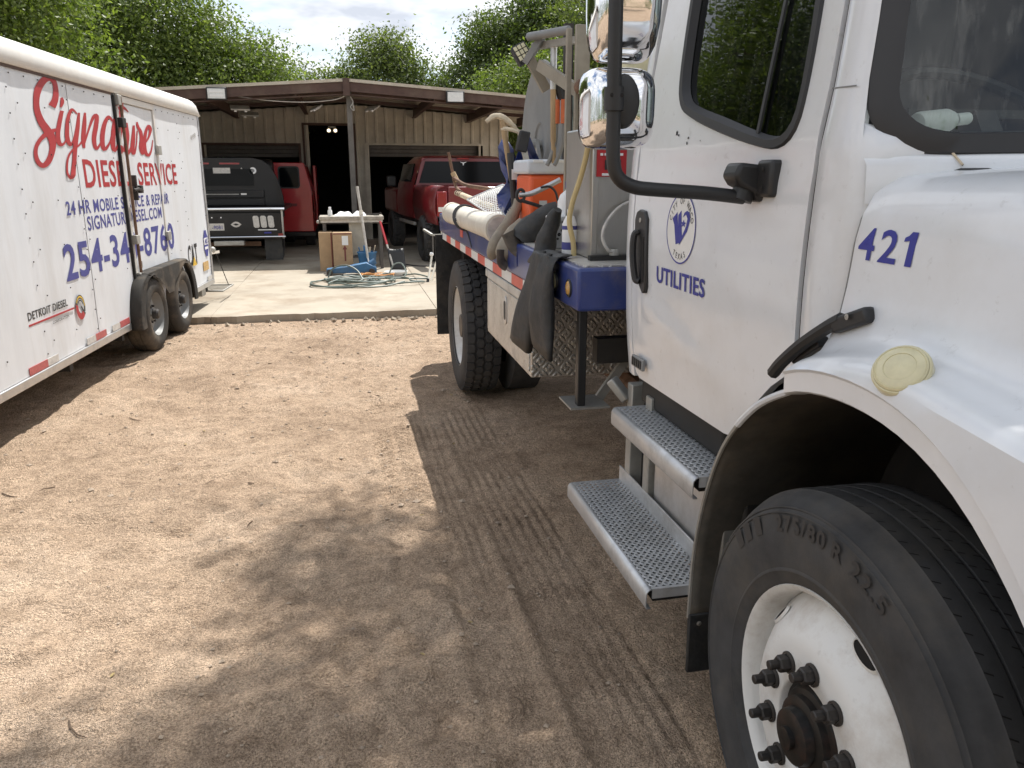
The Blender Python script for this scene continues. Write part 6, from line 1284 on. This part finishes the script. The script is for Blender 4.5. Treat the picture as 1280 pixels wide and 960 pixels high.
# ================================================================== red van
v = thing('red_van','bright red van seen from behind, parked right of the black flatbed','van',(-1.6,19,PADZ))
VB = lambda mb,n,m,p=None,**k: mb.build(n,m,p or v,**k)
rows = []
for y,s_ in ((17.80,.99),(17.84,1.0),(19.6,1.0),(21.0,.99),(22.2,.97)):
    rows.append([(-1.62+dx*s_,y,z) for dx,z in ((-.98,.42),(-1.0,.9),(-.98,1.25),(-.86,1.78),(-.74,1.88),(0,1.91),(.74,1.88),(.83,1.78),(.98,1.25),(1.0,.9),(.97,.42))])
VB(MB().grid(rows),'body','redpaint',smooth=45); 
for i,(a,b_) in enumerate(((-2.58,-1.63),(-1.61,-.66))):
    d = VB(MB().prism([(a,.43),(b_,.43),(b_+.0,1.25),(b_-(.13 if i else 0),1.86),(a+(.13 if not i else 0),1.86),(a,1.25)],'y',17.765,17.798),'rear_door','redpaint',bevel=.012)
    cx = (a+b_)/2-(.0 if i else 0); VB(MB().prism(rrect(cx-.17,cx+.21,1.36,1.76,.06),'y',17.755,17.7645),'window','tintglass',d); VB(MB().prism(rrect(cx-.20,cx+.24,1.33,1.79,.07),'y',17.76,17.7646),'window_seal','gasket',d)
    VB(B(a+.1,b_-.1,17.757,17.764,1.17,1.19),'crease','redpaint',d); VB(B(a+.1,b_-.1,17.757,17.764,.75,.77),'crease','redpaint',d); VB(B(cx-.25,cx+.15,17.757,17.764,.96,1.02),'handle','maroon',d,bevel=.003)
VB(B(-2.6,-.62,17.70,17.82,.32,.425),'bumper','blackpaint',bevel=.02); VB(B(-.655,-.60,19.0,20.1,.5,1.82),'side_door','redpaint',bevel=.01)
for x in (-2.55,-.88):
    for y in (18.7,21.5): VB(MB().lathe([(.2,0),(.34,0),(.36,.03),(.36,.2),(.2,.2)],(x,y,PADZ+.36),'x',24),'wheel','tyre')
VB(B(-.72,-.66,17.78,17.80,.95,1.25),'tail_lamp','redlens',bevel=.004)

# ================================================================== maroon pickup
pk = thing('pickup_truck','maroon pickup backed out of the right workshop bay, tailgate to camera','truck',(1.40,14.75,PADZ),R(6))
PK = lambda mb,n,m,p=None,**k: mb.build(n,m,p or pk,local=True,**k)
def side(y0, y1, prof, n=2): return [[(x,y,z) for x,z in prof] for y in np.linspace(y0,y1,n)]
pr = [(.02,.72),(-.02,.95),(-.02,1.15),(.03,1.33),(.10,1.37),(.16,1.37)]
PK(MB().grid(side(-1.12,.80,pr)),'bed_side','maroon',smooth=50,solid=.03); PK(MB().grid([[(2.0-x,y,z) for x,y,z in r] for r in side(-1.12,.80,pr)]),'bed_side','maroon',smooth=50,solid=.03)
tg = PK(B(.22,1.78,-1.16,-1.08,.78,1.355),'tailgate','maroon',bevel=.02,seg=3); PK(B(.86,1.14,-1.175,-1.16,1.16,1.23),'handle','black',tg,bevel=.008); PK(B(.4,1.6,-1.166,-1.16,.88,.90),'crease','maroon',tg)
PK(B(.20,1.80,-1.1,.8,.74,.80),'bed_floor','blackdirty')
for x in (.02,1.80): 
    l_ = PK(B(x,x+.18,-1.165,-1.05,.86,1.28),'tail_lamp','redlens',bevel=.02); PK(B(x+.02,x+.16,-1.172,-1.1655,.94,1.02),'reverse_lamp','whitelens',l_,bevel=.002)
bm_ = PK(B(.04,1.96,-1.32,-1.12,.56,.735),'rear_bumper','chrome',bevel=.025,seg=3); PK(B(.80,1.20,-1.325,-1.318,.60,.70),'plate','greystrip',bm_); PK(B(.2,1.8,-1.2,-1.05,.42,.56),'hitch','blackdirty')
# cab
def cabrow(y, top, ins): return [(-.0,y,.74),(-.02,y,1.05),(.02,y,1.36),(ins,y,top-.08),(ins+.10,y,top),(1.0,y,top+.02),(2.0-ins-.10,y,top),(2.0-ins,y,top-.08),(1.98,y,1.36),(2.02,y,1.05),(2.0,y,.74)]
PK(MB().grid([cabrow(.84,1.86,.17),cabrow(1.0,1.90,.17),cabrow(2.0,1.90,.17),cabrow(2.6,1.82,.19)]),'cab','maroon',smooth=40)
PK(MB().add([(.0,.842,.74),(2.0,.842,.74),(1.98,.842,1.36),(.02,.842,1.36)],[(0,1,2,3)]),'cab_back','maroon',smooth=0)
rw = PK(MB().add([(.05,.836,1.36),(1.95,.836,1.36),(1.80,.872,1.86),(.20,.872,1.86)],[(0,1,2,3)]),'window_frame','maroon',smooth=0)
PK(MB().add([(.12,.822,1.40),(1.88,.822,1.40),(1.745,.855,1.80),(.255,.855,1.80)],[(0,1,2,3)]),'rear_window','tintglass',rw,smooth=0)
PK(B(.88,1.12,.83,.86,1.835,1.868),'brake_lamp','redlens',rw)
PK(MB().prism([(.93,1.795),(.96,1.775),(.985,1.765),(.99,1.74),(1.0,1.72),(1.01,1.74),(1.015,1.765),(1.04,1.775),(1.07,1.795),(1.03,1.785),(1.0,1.78),(.97,1.785)],'y',.826,.83),'window_sticker','white',rw)
PK(B(-.025,-.0,1.2,2.4,1.42,1.76).map(lambda x,y,z: (x+.10*(z-1.40)/.4+.04,y,z)),'side_window','tintglass')
PK(B(-.02,2.02,2.6,4.3,.74,1.28),'front_end','maroon',bevel=.08,seg=3); PK(MB().obox((-.16,2.35,1.42),(.20,.10,.22)),'side_mirror','black',bevel=.03); PK(B(.0,.06,.9,2.5,.60,.66),'running_board','galv',bevel=.01); PK(B(.15,1.85,-1,4.2,.55,.74),'chassis','blackdirty')
for x in (-.05,1.77):
    for y in (0.,3.4):
        w_ = PK(MB().lathe([(.23,.02),(.34,0),(.39,.03),(.405,.06),(.405,.22),(.39,.26),(.34,.28),(.23,.26)],(x,y,.405),'x',40),'wheel','tyre'); PK(MB().lathe([(.23,.02),(.2,.06),(.08,.05),(.001,.05)],(x,y,.405),'x',24),'rim','blackdirty',w_)
        mb = MB()
        for k in range(30):
            a = 6.28318*k/30
            for h0 in (.05,.12,.19): mb.obox((x+h0+.025*0+.02,y+.405*math.cos(a+h0),.405+.405*math.sin(a+h0)),(.055,.05,.05),(a+h0,0,0))
        o = PK(mb,'tread_blocks','tyre',w_,smooth=0); o['kind'] = 'stuff'

# ================================================================== clutter on the concrete
t = thing('work_table','weathered worktable on the concrete between the two bays','table',(.1,14,PADZ))
B(-.42,.64,13.62,14.25,.885,.945).build('table_top','plywood',t,bevel=.008); B(-.40,.62,13.64,14.22,.845,.884).build('apron','greywood',t)
for x in (-.37,.56):
    for y in (13.68,14.15): B(x,x+.05,y,y+.05,PADZ,.845).build('leg','darksteel',t)
B(.06,.30,13.75,13.77,.30,.845).build('back_board','wallsheet',t); MB().sphere((-.44,13.66,.86),.03,10,6).build('knob','galv',t)
def carton(name,label,x0,x1,y0,y1,z1,arrow):
    o = thing(name,label,'box',((x0+x1)/2,(y0+y1)/2,PADZ)); B(x0,x1,y0,y1,PADZ,z1).build('carton','card',o,bevel=.005)
    if arrow:
        xm = (x0+x1)/2; B(xm-.01,xm+.09,y0-.003,y0-.0005,z1-.20,z1-.05).build('shipping_label','paper',o)
        MB().prism([(xm+.02,.24),(xm+.045,.24),(xm+.045,.43),(xm+.07,.43),(xm+.033,.50),(xm-.005,.43),(xm+.02,.43)],'y',y0-.003,y0-.0005).build('arrow','tape',o)
        B(x0+.01,x1-.01,y0-.002,y0-.0004,z1-.025,z1-.008).build('tape','tape',o)
    else: B(x1-.022,x1-.004,y0-.002,y0-.0004,PADZ+.01,z1-.01).build('tape','tape',o)
carton('cardboard_box','narrow tall cardboard box under the left end of the table',-.44,-.225,13.45,13.85,.70,False)
carton('cardboard_box','tall cardboard box with printed up arrow and white label',-.215,.10,13.32,13.70,.70,True)
o = thing('small_bottle','small white bottle standing at the left end of the table','bottle',(-.24,13.8,.945)); MB().lathe([(.001,0),(.035,0),(.037,.01),(.037,.09),(.02,.115),(.02,.12)],(-.24,13.8,.945),'z',16).build('body','whiteplastic',o); MB().lathe([(.022,.118),(.022,.15),(.001,.152)],(-.24,13.8,.945),'z',12).build('cap','white',o)
for i,(x,y,l,m,lab) in enumerate(((-.02,13.8,.22,'white','crumpled white cloth heaped on the table beside the bottle'),(.24,13.9,.16,'white','second white rag spread on the middle of the table'))):
    rows = []
    for a in range(12): rows.append([(x+l*(a/11-.5)*1.5,y+.25*(b_/9-.5),.948+max(0,.055*(math.sin(math.pi*a/11)*math.sin(math.pi*b_/9))**.6*(1+1.5*float(vnoise(a*.3+i*7,b_*.3,.8,61))))) for b_ in range(10)])
    tag(MB().grid(rows).build('white_cloth',m,smooth=60),lab,'cloth')
o = thing('loose_tools','dark wrench and pry bar lying at the right end of the table','tools',(.5,13.85,.945)); MB().bar((.36,13.8,.965),(.62,13.9,.975),.03,.02).build('pry_bar','nut',o); MB().tube([(.40,13.9,.962),(.56,13.75,.962),(.60,13.74,1.0)],.012,8).build('wrench','nut',o)
o = thing('broom','pale grey pole broom leaning against the table front','broom',(.33,13.2,PADZ)); MB().tube([(.225,13.52,1.43),(.335,13.18,.30)],[.024,.020],10).build('handle','greywood',o); MB().tube([(.335,13.18,.30),(.375,13.06,PADZ+.01)],[.016,.014],8).build('lower_rod','alu',o); MB().tube([(.262,13.41,1.05),(.268,13.39,.98)],.034,10).build('sleeve','pvc',o)
o = thing('blue_bucket','blue plastic bucket standing in front of the table','bucket',(.34,13.33,PADZ)); MB().lathe([(.001,0),(.12,0),(.155,.30),(.165,.30),(.165,.32),(.15,.32),(.12,.02)],(.33,13.36,PADZ),'z',28).build('pail','bluegear',o)
for k in range(4): MB().bar((.25+.05*k,13.36,.2),(.20+.09*k,13.34,.46+.03*(k%2)),.035,.008).build('rag','palewood' if k > 1 else 'bluegear',o)
o = thing('floor_jack','low blue floor jack lying in front of the cardboard boxes','jack',(.05,12.95,PADZ)); MB().prism([(-.33,PADZ+.03),(.46,PADZ+.03),(.46,PADZ+.11),(.30,PADZ+.19),(-.05,PADZ+.13),(-.33,PADZ+.10)],'y',12.84,13.02).build('frame','bluegear',o,bevel=.012)
for x in (-.28,.38): MB().lathe([(.05,-.02),(.05,.02)],(x,12.82,PADZ+.05),'y',16,True).build('wheel','nut',o); MB().lathe([(.05,-.02),(.05,.02)],(x,13.04,PADZ+.05),'y',16,True).build('wheel','nut',o)
MB().tube([(.36,12.93,.22),(.44,12.95,.27)],.05,12).build('saddle','bluegear',o)
o = thing('red_handle_shovel','red-handled shovel with black blade leaning by the table leg','shovel',(.66,13.2,PADZ)); MB().tube([(.575,13.56,.86),(.66,13.30,.50)],.020,10).build('grip','redpaint',o); MB().tube([(.66,13.30,.50),(.735,13.10,.17)],.016,10).build('shaft','greywood',o)
rows = [[(.66+.26*u+.04*v_,13.22-.28*v_*.3,PADZ+.02+.36*(1-v_)-.02*math.sin(3.14*u)) for u in np.linspace(0,1,7)] for v_ in np.linspace(0,1,6)]; MB().grid(rows).build('blade','black',o,smooth=60,solid=.006)
# hoses
def coil(name,label,cat,m,r,loops,seed):
    rs = random.Random(seed); pts = []
    for (cx,cy,rx,ry,n_) in loops:
        for k in range(n_*10):
            a = 6.2832*k/10; pts.append((cx+rx*(1+.10*rs.uniform(-1,1))*math.cos(a)+.02*rs.uniform(-1,1),cy+ry*(1+.12*rs.uniform(-1,1))*math.sin(a),PADZ+r+rs.uniform(0,.045)))
    o = thing(name,label,cat,(loops[0][0],loops[0][1],PADZ)); MB().tube(spline(pts,4),r,7).build('line',m,o); return o
coil('air_hose','long grey-green air hose tangled in loops on the concrete','hose','hosegreen',.012,[(.0,11.75,.55,.45,2),(.30,12.0,.42,.35,2),(.05,12.1,.35,.28,3),(.75,12.0,.45,.55,1),(.35,11.7,.60,.40,1)],4)
lp = thing('hose_loop','stiff grey hose loop standing up out of the tangle','hose',(.1,12.2,PADZ)); MB().tube(spline([(-.30,12.4,PADZ+.02),(-.22,12.45,.22),(-.02,12.4,.27),(.14,12.3,.20),(.22,12.1,PADZ+.02)],8),.012,8).build('line','hosegreen',lp); MB().tube(spline([(.62,12.5,PADZ+.02),(.72,12.6,.24),(.84,12.6,.26),(.90,12.45,.14),(.86,12.3,PADZ+.02)],8),.011,8).build('line','hosegreen',lp)
coil('extension_cord','orange extension cord bundled on top of the grey hose','cord','cordorange',.009,[(.36,12.5,.17,.20,4),(.55,12.45,.16,.14,2)],9)
o = thing('shallow_pan','shallow white oil pan sitting behind the hoses','pan',(.78,12.75,PADZ)); MB().lathe([(.001,.005),(.15,.005),(.18,.06),(.19,.06),(.155,0),(.001,0)],(.76,12.72,PADZ),'z',24).build('bowl','whiteplastic',o); 
cd = thing('power_cable','black power cable trailing from the pickup bay across the floor','cable',(1.2,14,PADZ)); MB().tube(spline([(.85,14.6,PADZ+.01),(1.0,14.2,PADZ+.01),(1.15,13.9,PADZ+.01),(1.4,13.75,PADZ+.01),(1.7,13.8,PADZ+.01)],8),.012,6).build('line','gasket',cd)
sh_ = thing('folding_sawhorse','grey folding steel sawhorse stand in front of the pickup bumper','sawhorse',(1.32,12.2,PADZ))
MB().bar((1.18,12.3,.80),(1.28,12.05,.74),.03,.03).build('top_rail','galv',sh_); MB().bar((1.28,12.05,.735),(1.95,12.1,.735),.03,.025).build('top_rail','galv',sh_); MB().tube([(1.29,12.06,.73),(1.29,12.06,.42)],.010,8).build('upright','darksteel',sh_)
for a,b_ in (((1.27,12.05,.44),(1.17,11.75,PADZ)),((1.33,12.08,.30),(1.23,11.9,PADZ)),((1.36,12.3,.30),(1.46,12.5,PADZ)),((1.62,12.3,.30),(1.74,12.5,PADZ)),((1.9,12.1,.73),(1.98,11.9,PADZ))): MB().tube([a,b_],.016,8).build('leg','pvc',sh_)
MB().tube([(1.17,11.75,PADZ+.05),(1.165,11.735,PADZ)],.022,8).build('foot','black',sh_); MB().sphere((1.262,12.03,.45),.032,10,6).build('hinge_knob','white',sh_)
# on the dashboard
o = thing('white_squeeze_bottle','white bottle lying on the dashboard behind the windshield','bottle',(1.14,1.40,1.70))
bm2 = MB().lathe([(.001,0),(.020,.002),(.023,.01),(.023,.085),(.018,.10),(.010,.105),(.010,.115)],(0,0,0),'z',20); mm = Matrix.Translation((1.085,1.395,1.722)) @ Matrix.Rotation(R(84),4,'Y') @ Matrix.Rotation(R(-14),4,'X')
bm2.map(lambda a,b_,c_: tuple(mm @ Vector((a,b_,c_)))).build('body','white',o); MB().lathe([(.012,.112),(.012,.150),(.001,.152)],(0,0,0),'z',16).map(lambda a,b_,c_: tuple(mm @ Vector((a,b_,c_)))).build('cap','white',o)
rows = [[(1.05+.5*i/9,1.33+.12*j/4,1.690+.012*math.sin(i*1.1+j)+.02*(i>6)*(i-6)/3) for i in range(10)] for j in range(5)]
tag(MB().grid(rows).build('paper_sheet','paper',smooth=60),'pale papers spread along the dashboard under the bottle','paper')

# ================================================================== trees
def crown(name, lobes, ncl, nlv, size, seed, m, sig=.30, inner=.45, droop=0.):
    rs = np.random.RandomState(seed); w = np.array([r[0]*r[1]+r[1]*r[2]+r[0]*r[2] for _,r in lobes],float); w /= w.sum()
    li = rs.choice(len(lobes),ncl,p=w); d = rs.normal(size=(ncl,3)); d /= np.linalg.norm(d,axis=1)[:,None]
    C_ = np.array([c for c,_ in lobes])[li]; R_ = np.array([r for _,r in lobes])[li]
    lump = .82+.36*rs.rand(ncl); rad = (inner+(1-inner)*rs.rand(ncl)**.6)*lump
    cc = C_+d*R_*rad[:,None]
    csz = sig*(.6+.8*rs.rand(ncl))
    n = ncl*nlv; ci = np.repeat(np.arange(ncl),nlv)
    off = rs.normal(size=(n,3))*csz[ci][:,None]*np.array([1,1,.75]); off[:,2] -= droop*np.hypot(off[:,0],off[:,1])
    p = cc[ci]+off
    nr = rs.normal(size=(n,3))*.8+d[ci]*.55+np.array([0,0,.55]); nr /= np.linalg.norm(nr,axis=1)[:,None]
    t = np.cross(nr,rs.normal(size=(n,3))); t /= np.linalg.norm(t,axis=1)[:,None]+1e-9; b = np.cross(nr,t)
    L = size*(.6+.8*rs.rand(n))[:,None]; W = L*.52
    co = np.stack([p-t*L*.5, p+b*W*.5-nr*L*.06, p+t*L*.5, p-b*W*.5-nr*L*.06],1).reshape(-1,3)
    return np_mesh(name,co,np.arange(n*4).reshape(-1,4),m)
def tree(label, base, h, lobes, ncl, nlv, size, seed, m, r=.18, sig=.3, group=None, inner=.45, name='tree', mesh=None):
    o = thing(name,label,'tree',base,0,group); rs = random.Random(seed)
    mb = MB(); B0 = Vector(base); tip = Vector((base[0]+rs.uniform(-.2,.2),base[1]+rs.uniform(-.2,.2),base[2]+h))
    P = spline([B0-Vector((0,0,.1)),B0*.6+tip*.4+Vector((rs.uniform(-.15,.15),0,0)),tip],6); mb.tube(P,[r*(1.25-.55*i/(len(P)-1)) for i in range(len(P))],10)
    for c_,rr in lobes:
        e = Vector(c_)+Vector((0,0,rr[2]*.35)); mid = tip*.5+e*.5+Vector((rs.uniform(-.4,.4),rs.uniform(-.4,.4),-.3)); Q = spline([tip-Vector((0,0,.15)),mid,e],6); mb.tube(Q,[r*.6*(1-.85*i/(len(Q)-1)) for i in range(len(Q))],7)
        for k in range(6):
            q = Q[rs.randint(4,len(Q)-2)]; d = Vector((rs.uniform(-1,1)*rr[0],rs.uniform(-1,1)*rr[1],rs.uniform(-.5,.9)*rr[2]))*.75; mb.tube(spline([q,q+d*.5+Vector((0,0,.15)),q+d],3),[r*.22*(1-.12*i) for i in range(7)],5)
    mb.build('trunk','bark',o,smooth=60)
    me = mesh or crown('crown',lobes,ncl,nlv,size,seed,m,sig,inner); k = bpy.data.objects.new('crown',me); COL.objects.link(k); attach(k,o)
    return o
G = 'trees around the yard'
tree('broad bright green tree rising behind the white trailer',(-7.6,14.8,0),2.6,[((-7.4,14.8,4.6),(3.1,2.6,2.6)),((-5.4,14.2,3.6),(1.9,1.8,1.7)),((-9.8,13.6,4.2),(2.3,2.2,2.2)),((-6.6,14.6,6.8),(2.6,2.4,1.8)),((-5.6,15.6,5.2),(1.7,1.8,1.6)),((-8.4,12.6,3.2),(2.0,1.6,1.7)),((-5.0,13.6,4.9),(1.5,1.4,1.5)),((-7.6,13.0,4.8),(2.0,1.5,1.6))],3600,46,.082,11,'leafA',.22,.24,G)
tree('yellow-green tree whose crown slopes down behind the left roof',(-4.8,24,0),2.2,[((-5.2,23.6,4.4),(2.4,2.2,2.3)),((-3.3,23.8,3.9),(1.9,1.8,1.5)),((-6.4,23.2,5.6),(1.8,1.8,1.5)),((-2.4,24.2,3.7),(1.5,1.5,1.2)),((-4.4,23.4,5.4),(1.7,1.7,1.4)),((-2.3,24,4.3),(1.2,1.2,.9)),((-6.0,22.6,3.6),(2,1.6,1.8))],2600,40,.098,12,'leafA',.17,.28,G)
tree('rounded tree with airy top behind the roof peak',(1.6,30,0),2.4,[((1.6,30,4.7),(1.5,1.5,1.5)),((.5,30.3,4.0),(1.2,1.2,1.2)),((2.7,30.1,4.2),(1.2,1.2,1.3)),((1.7,30,5.7),(1.0,1.0,.75)),((-.2,30.6,3.6),(1.0,1.0,1.6)),((-1.0,30.4,4.1),(1.1,1.0,1.2)),((-2.0,31,3.9),(1.1,1.0,1.0))],1500,30,.115,13,'leafB',.14,.26,G)
tree('tall olive-green tree behind the right half of the roof',(6.4,29,0),2.6,[((6.2,29,5.0),(1.9,1.8,1.9)),((4.6,29.3,4.2),(1.5,1.4,1.5)),((7.8,28.8,5.6),(1.7,1.6,1.9)),((5.6,29,6.2),(1.2,1.2,.9)),((7.2,29,7.0),(1.3,1.2,.9))],2100,30,.115,14,'leafC',.18,.27,G)
tree('light green bushy tree beside the right roof corner',(5.2,23.5,0),1.6,[((5.1,23.5,3.5),(1.4,1.2,1.2)),((4.2,23.7,2.9),(1.1,1.1,.9)),((6.2,23.6,4.0),(1.3,1.2,1.2))],900,30,.10,15,'leafA',.12,.24,G)
tree('leafy tree partly hidden behind the truck mirrors',(9.8,25,0),2.4,[((9.3,25,5.0),(2.2,2.0,2.1)),((8.0,25,6.2),(1.7,1.6,1.4)),((11,25,5.2),(2.0,2.0,2.0)),((7.4,25.3,4.2),(1.4,1.3,1.5))],1500,30,.12,16,'leafB',.17,.28,G)
tree('large shade tree on the truck\'s far side whose shadow dapples the dirt',(6.2,5.6,0),7.0,[((2.55,7.15,9),(.75,.7,.45)),((1.35,6.35,9.2),(.65,.45,.35)),((2.1,6.0,9),(1.0,.5,.4)),((1.8,6.3,9.1),(.75,.6,.4)),((2.3,7.9,9.1),(.5,.5,.3)),((3.1,7.6,9.0),(.5,.4,.3)),((3.15,6.3,9),(.7,.8,.5)),((2.6,5.4,9.2),(1.3,.9,.6)),((4.1,5.6,9.3),(1.2,1.2,.8)),((1.6,4.6,9.3),(1.0,.9,.5)),((3.2,4.0,9.2),(1.5,1.3,.8)),((6.0,6.0,9.2),(2.0,2.0,1.6)),((5.6,2.6,9),(2.0,1.8,1.4))],560,110,.10,17,'leafC',.26,.20,G,.2)
shade_mesh = None
tree('tree standing in the yard behind the photographer to the left',(-5.5,-9,0),2.4,[((-5.5,-9,4.6),(2.6,2.4,2.0)),((-7.4,-8.5,4.0),(1.8,1.8,1.6)),((-3.8,-9.4,4.0),(1.8,1.8,1.5))],500,30,.18,18,'leafB',.2,.34,G)
tree('tree standing in the yard behind the photographer to the right',(3.5,-11,0),2.4,[((3.5,-11,4.8),(2.6,2.4,2.2)),((5.4,-10.5,4.0),(1.8,1.8,1.6)),((1.8,-11.4,4.0),(1.8,1.8,1.5))],500,30,.18,19,'leafB',.2,.34,G)
# distant wood, one mass of foliage
lob = [((-26+2.6*k+1.2*math.sin(k*2.3),40+3*math.sin(k*1.7),2.6+.5*math.sin(k*1.3)),(2.2,1.8,2.2)) for k in range(24)]
lob += [((-30+3.0*k,-19+2*math.sin(k*1.9),2.2+.6*math.sin(k*1.3)),(2.6,1.8,2.4)) for k in range(21)]+[((-24+1.5*math.sin(k),-14+3.4*k,2.4),(1.8,2.4,2.6)) for k in range(14)]
me = crown('far_wood',lob,5200,18,.22,31,'leafC',.40,.5)
o = bpy.data.objects.new('far_wood',me); COL.objects.link(o); struct(o,'stuff','distant band of dark green woods behind the yard'); o['category'] = 'woods'
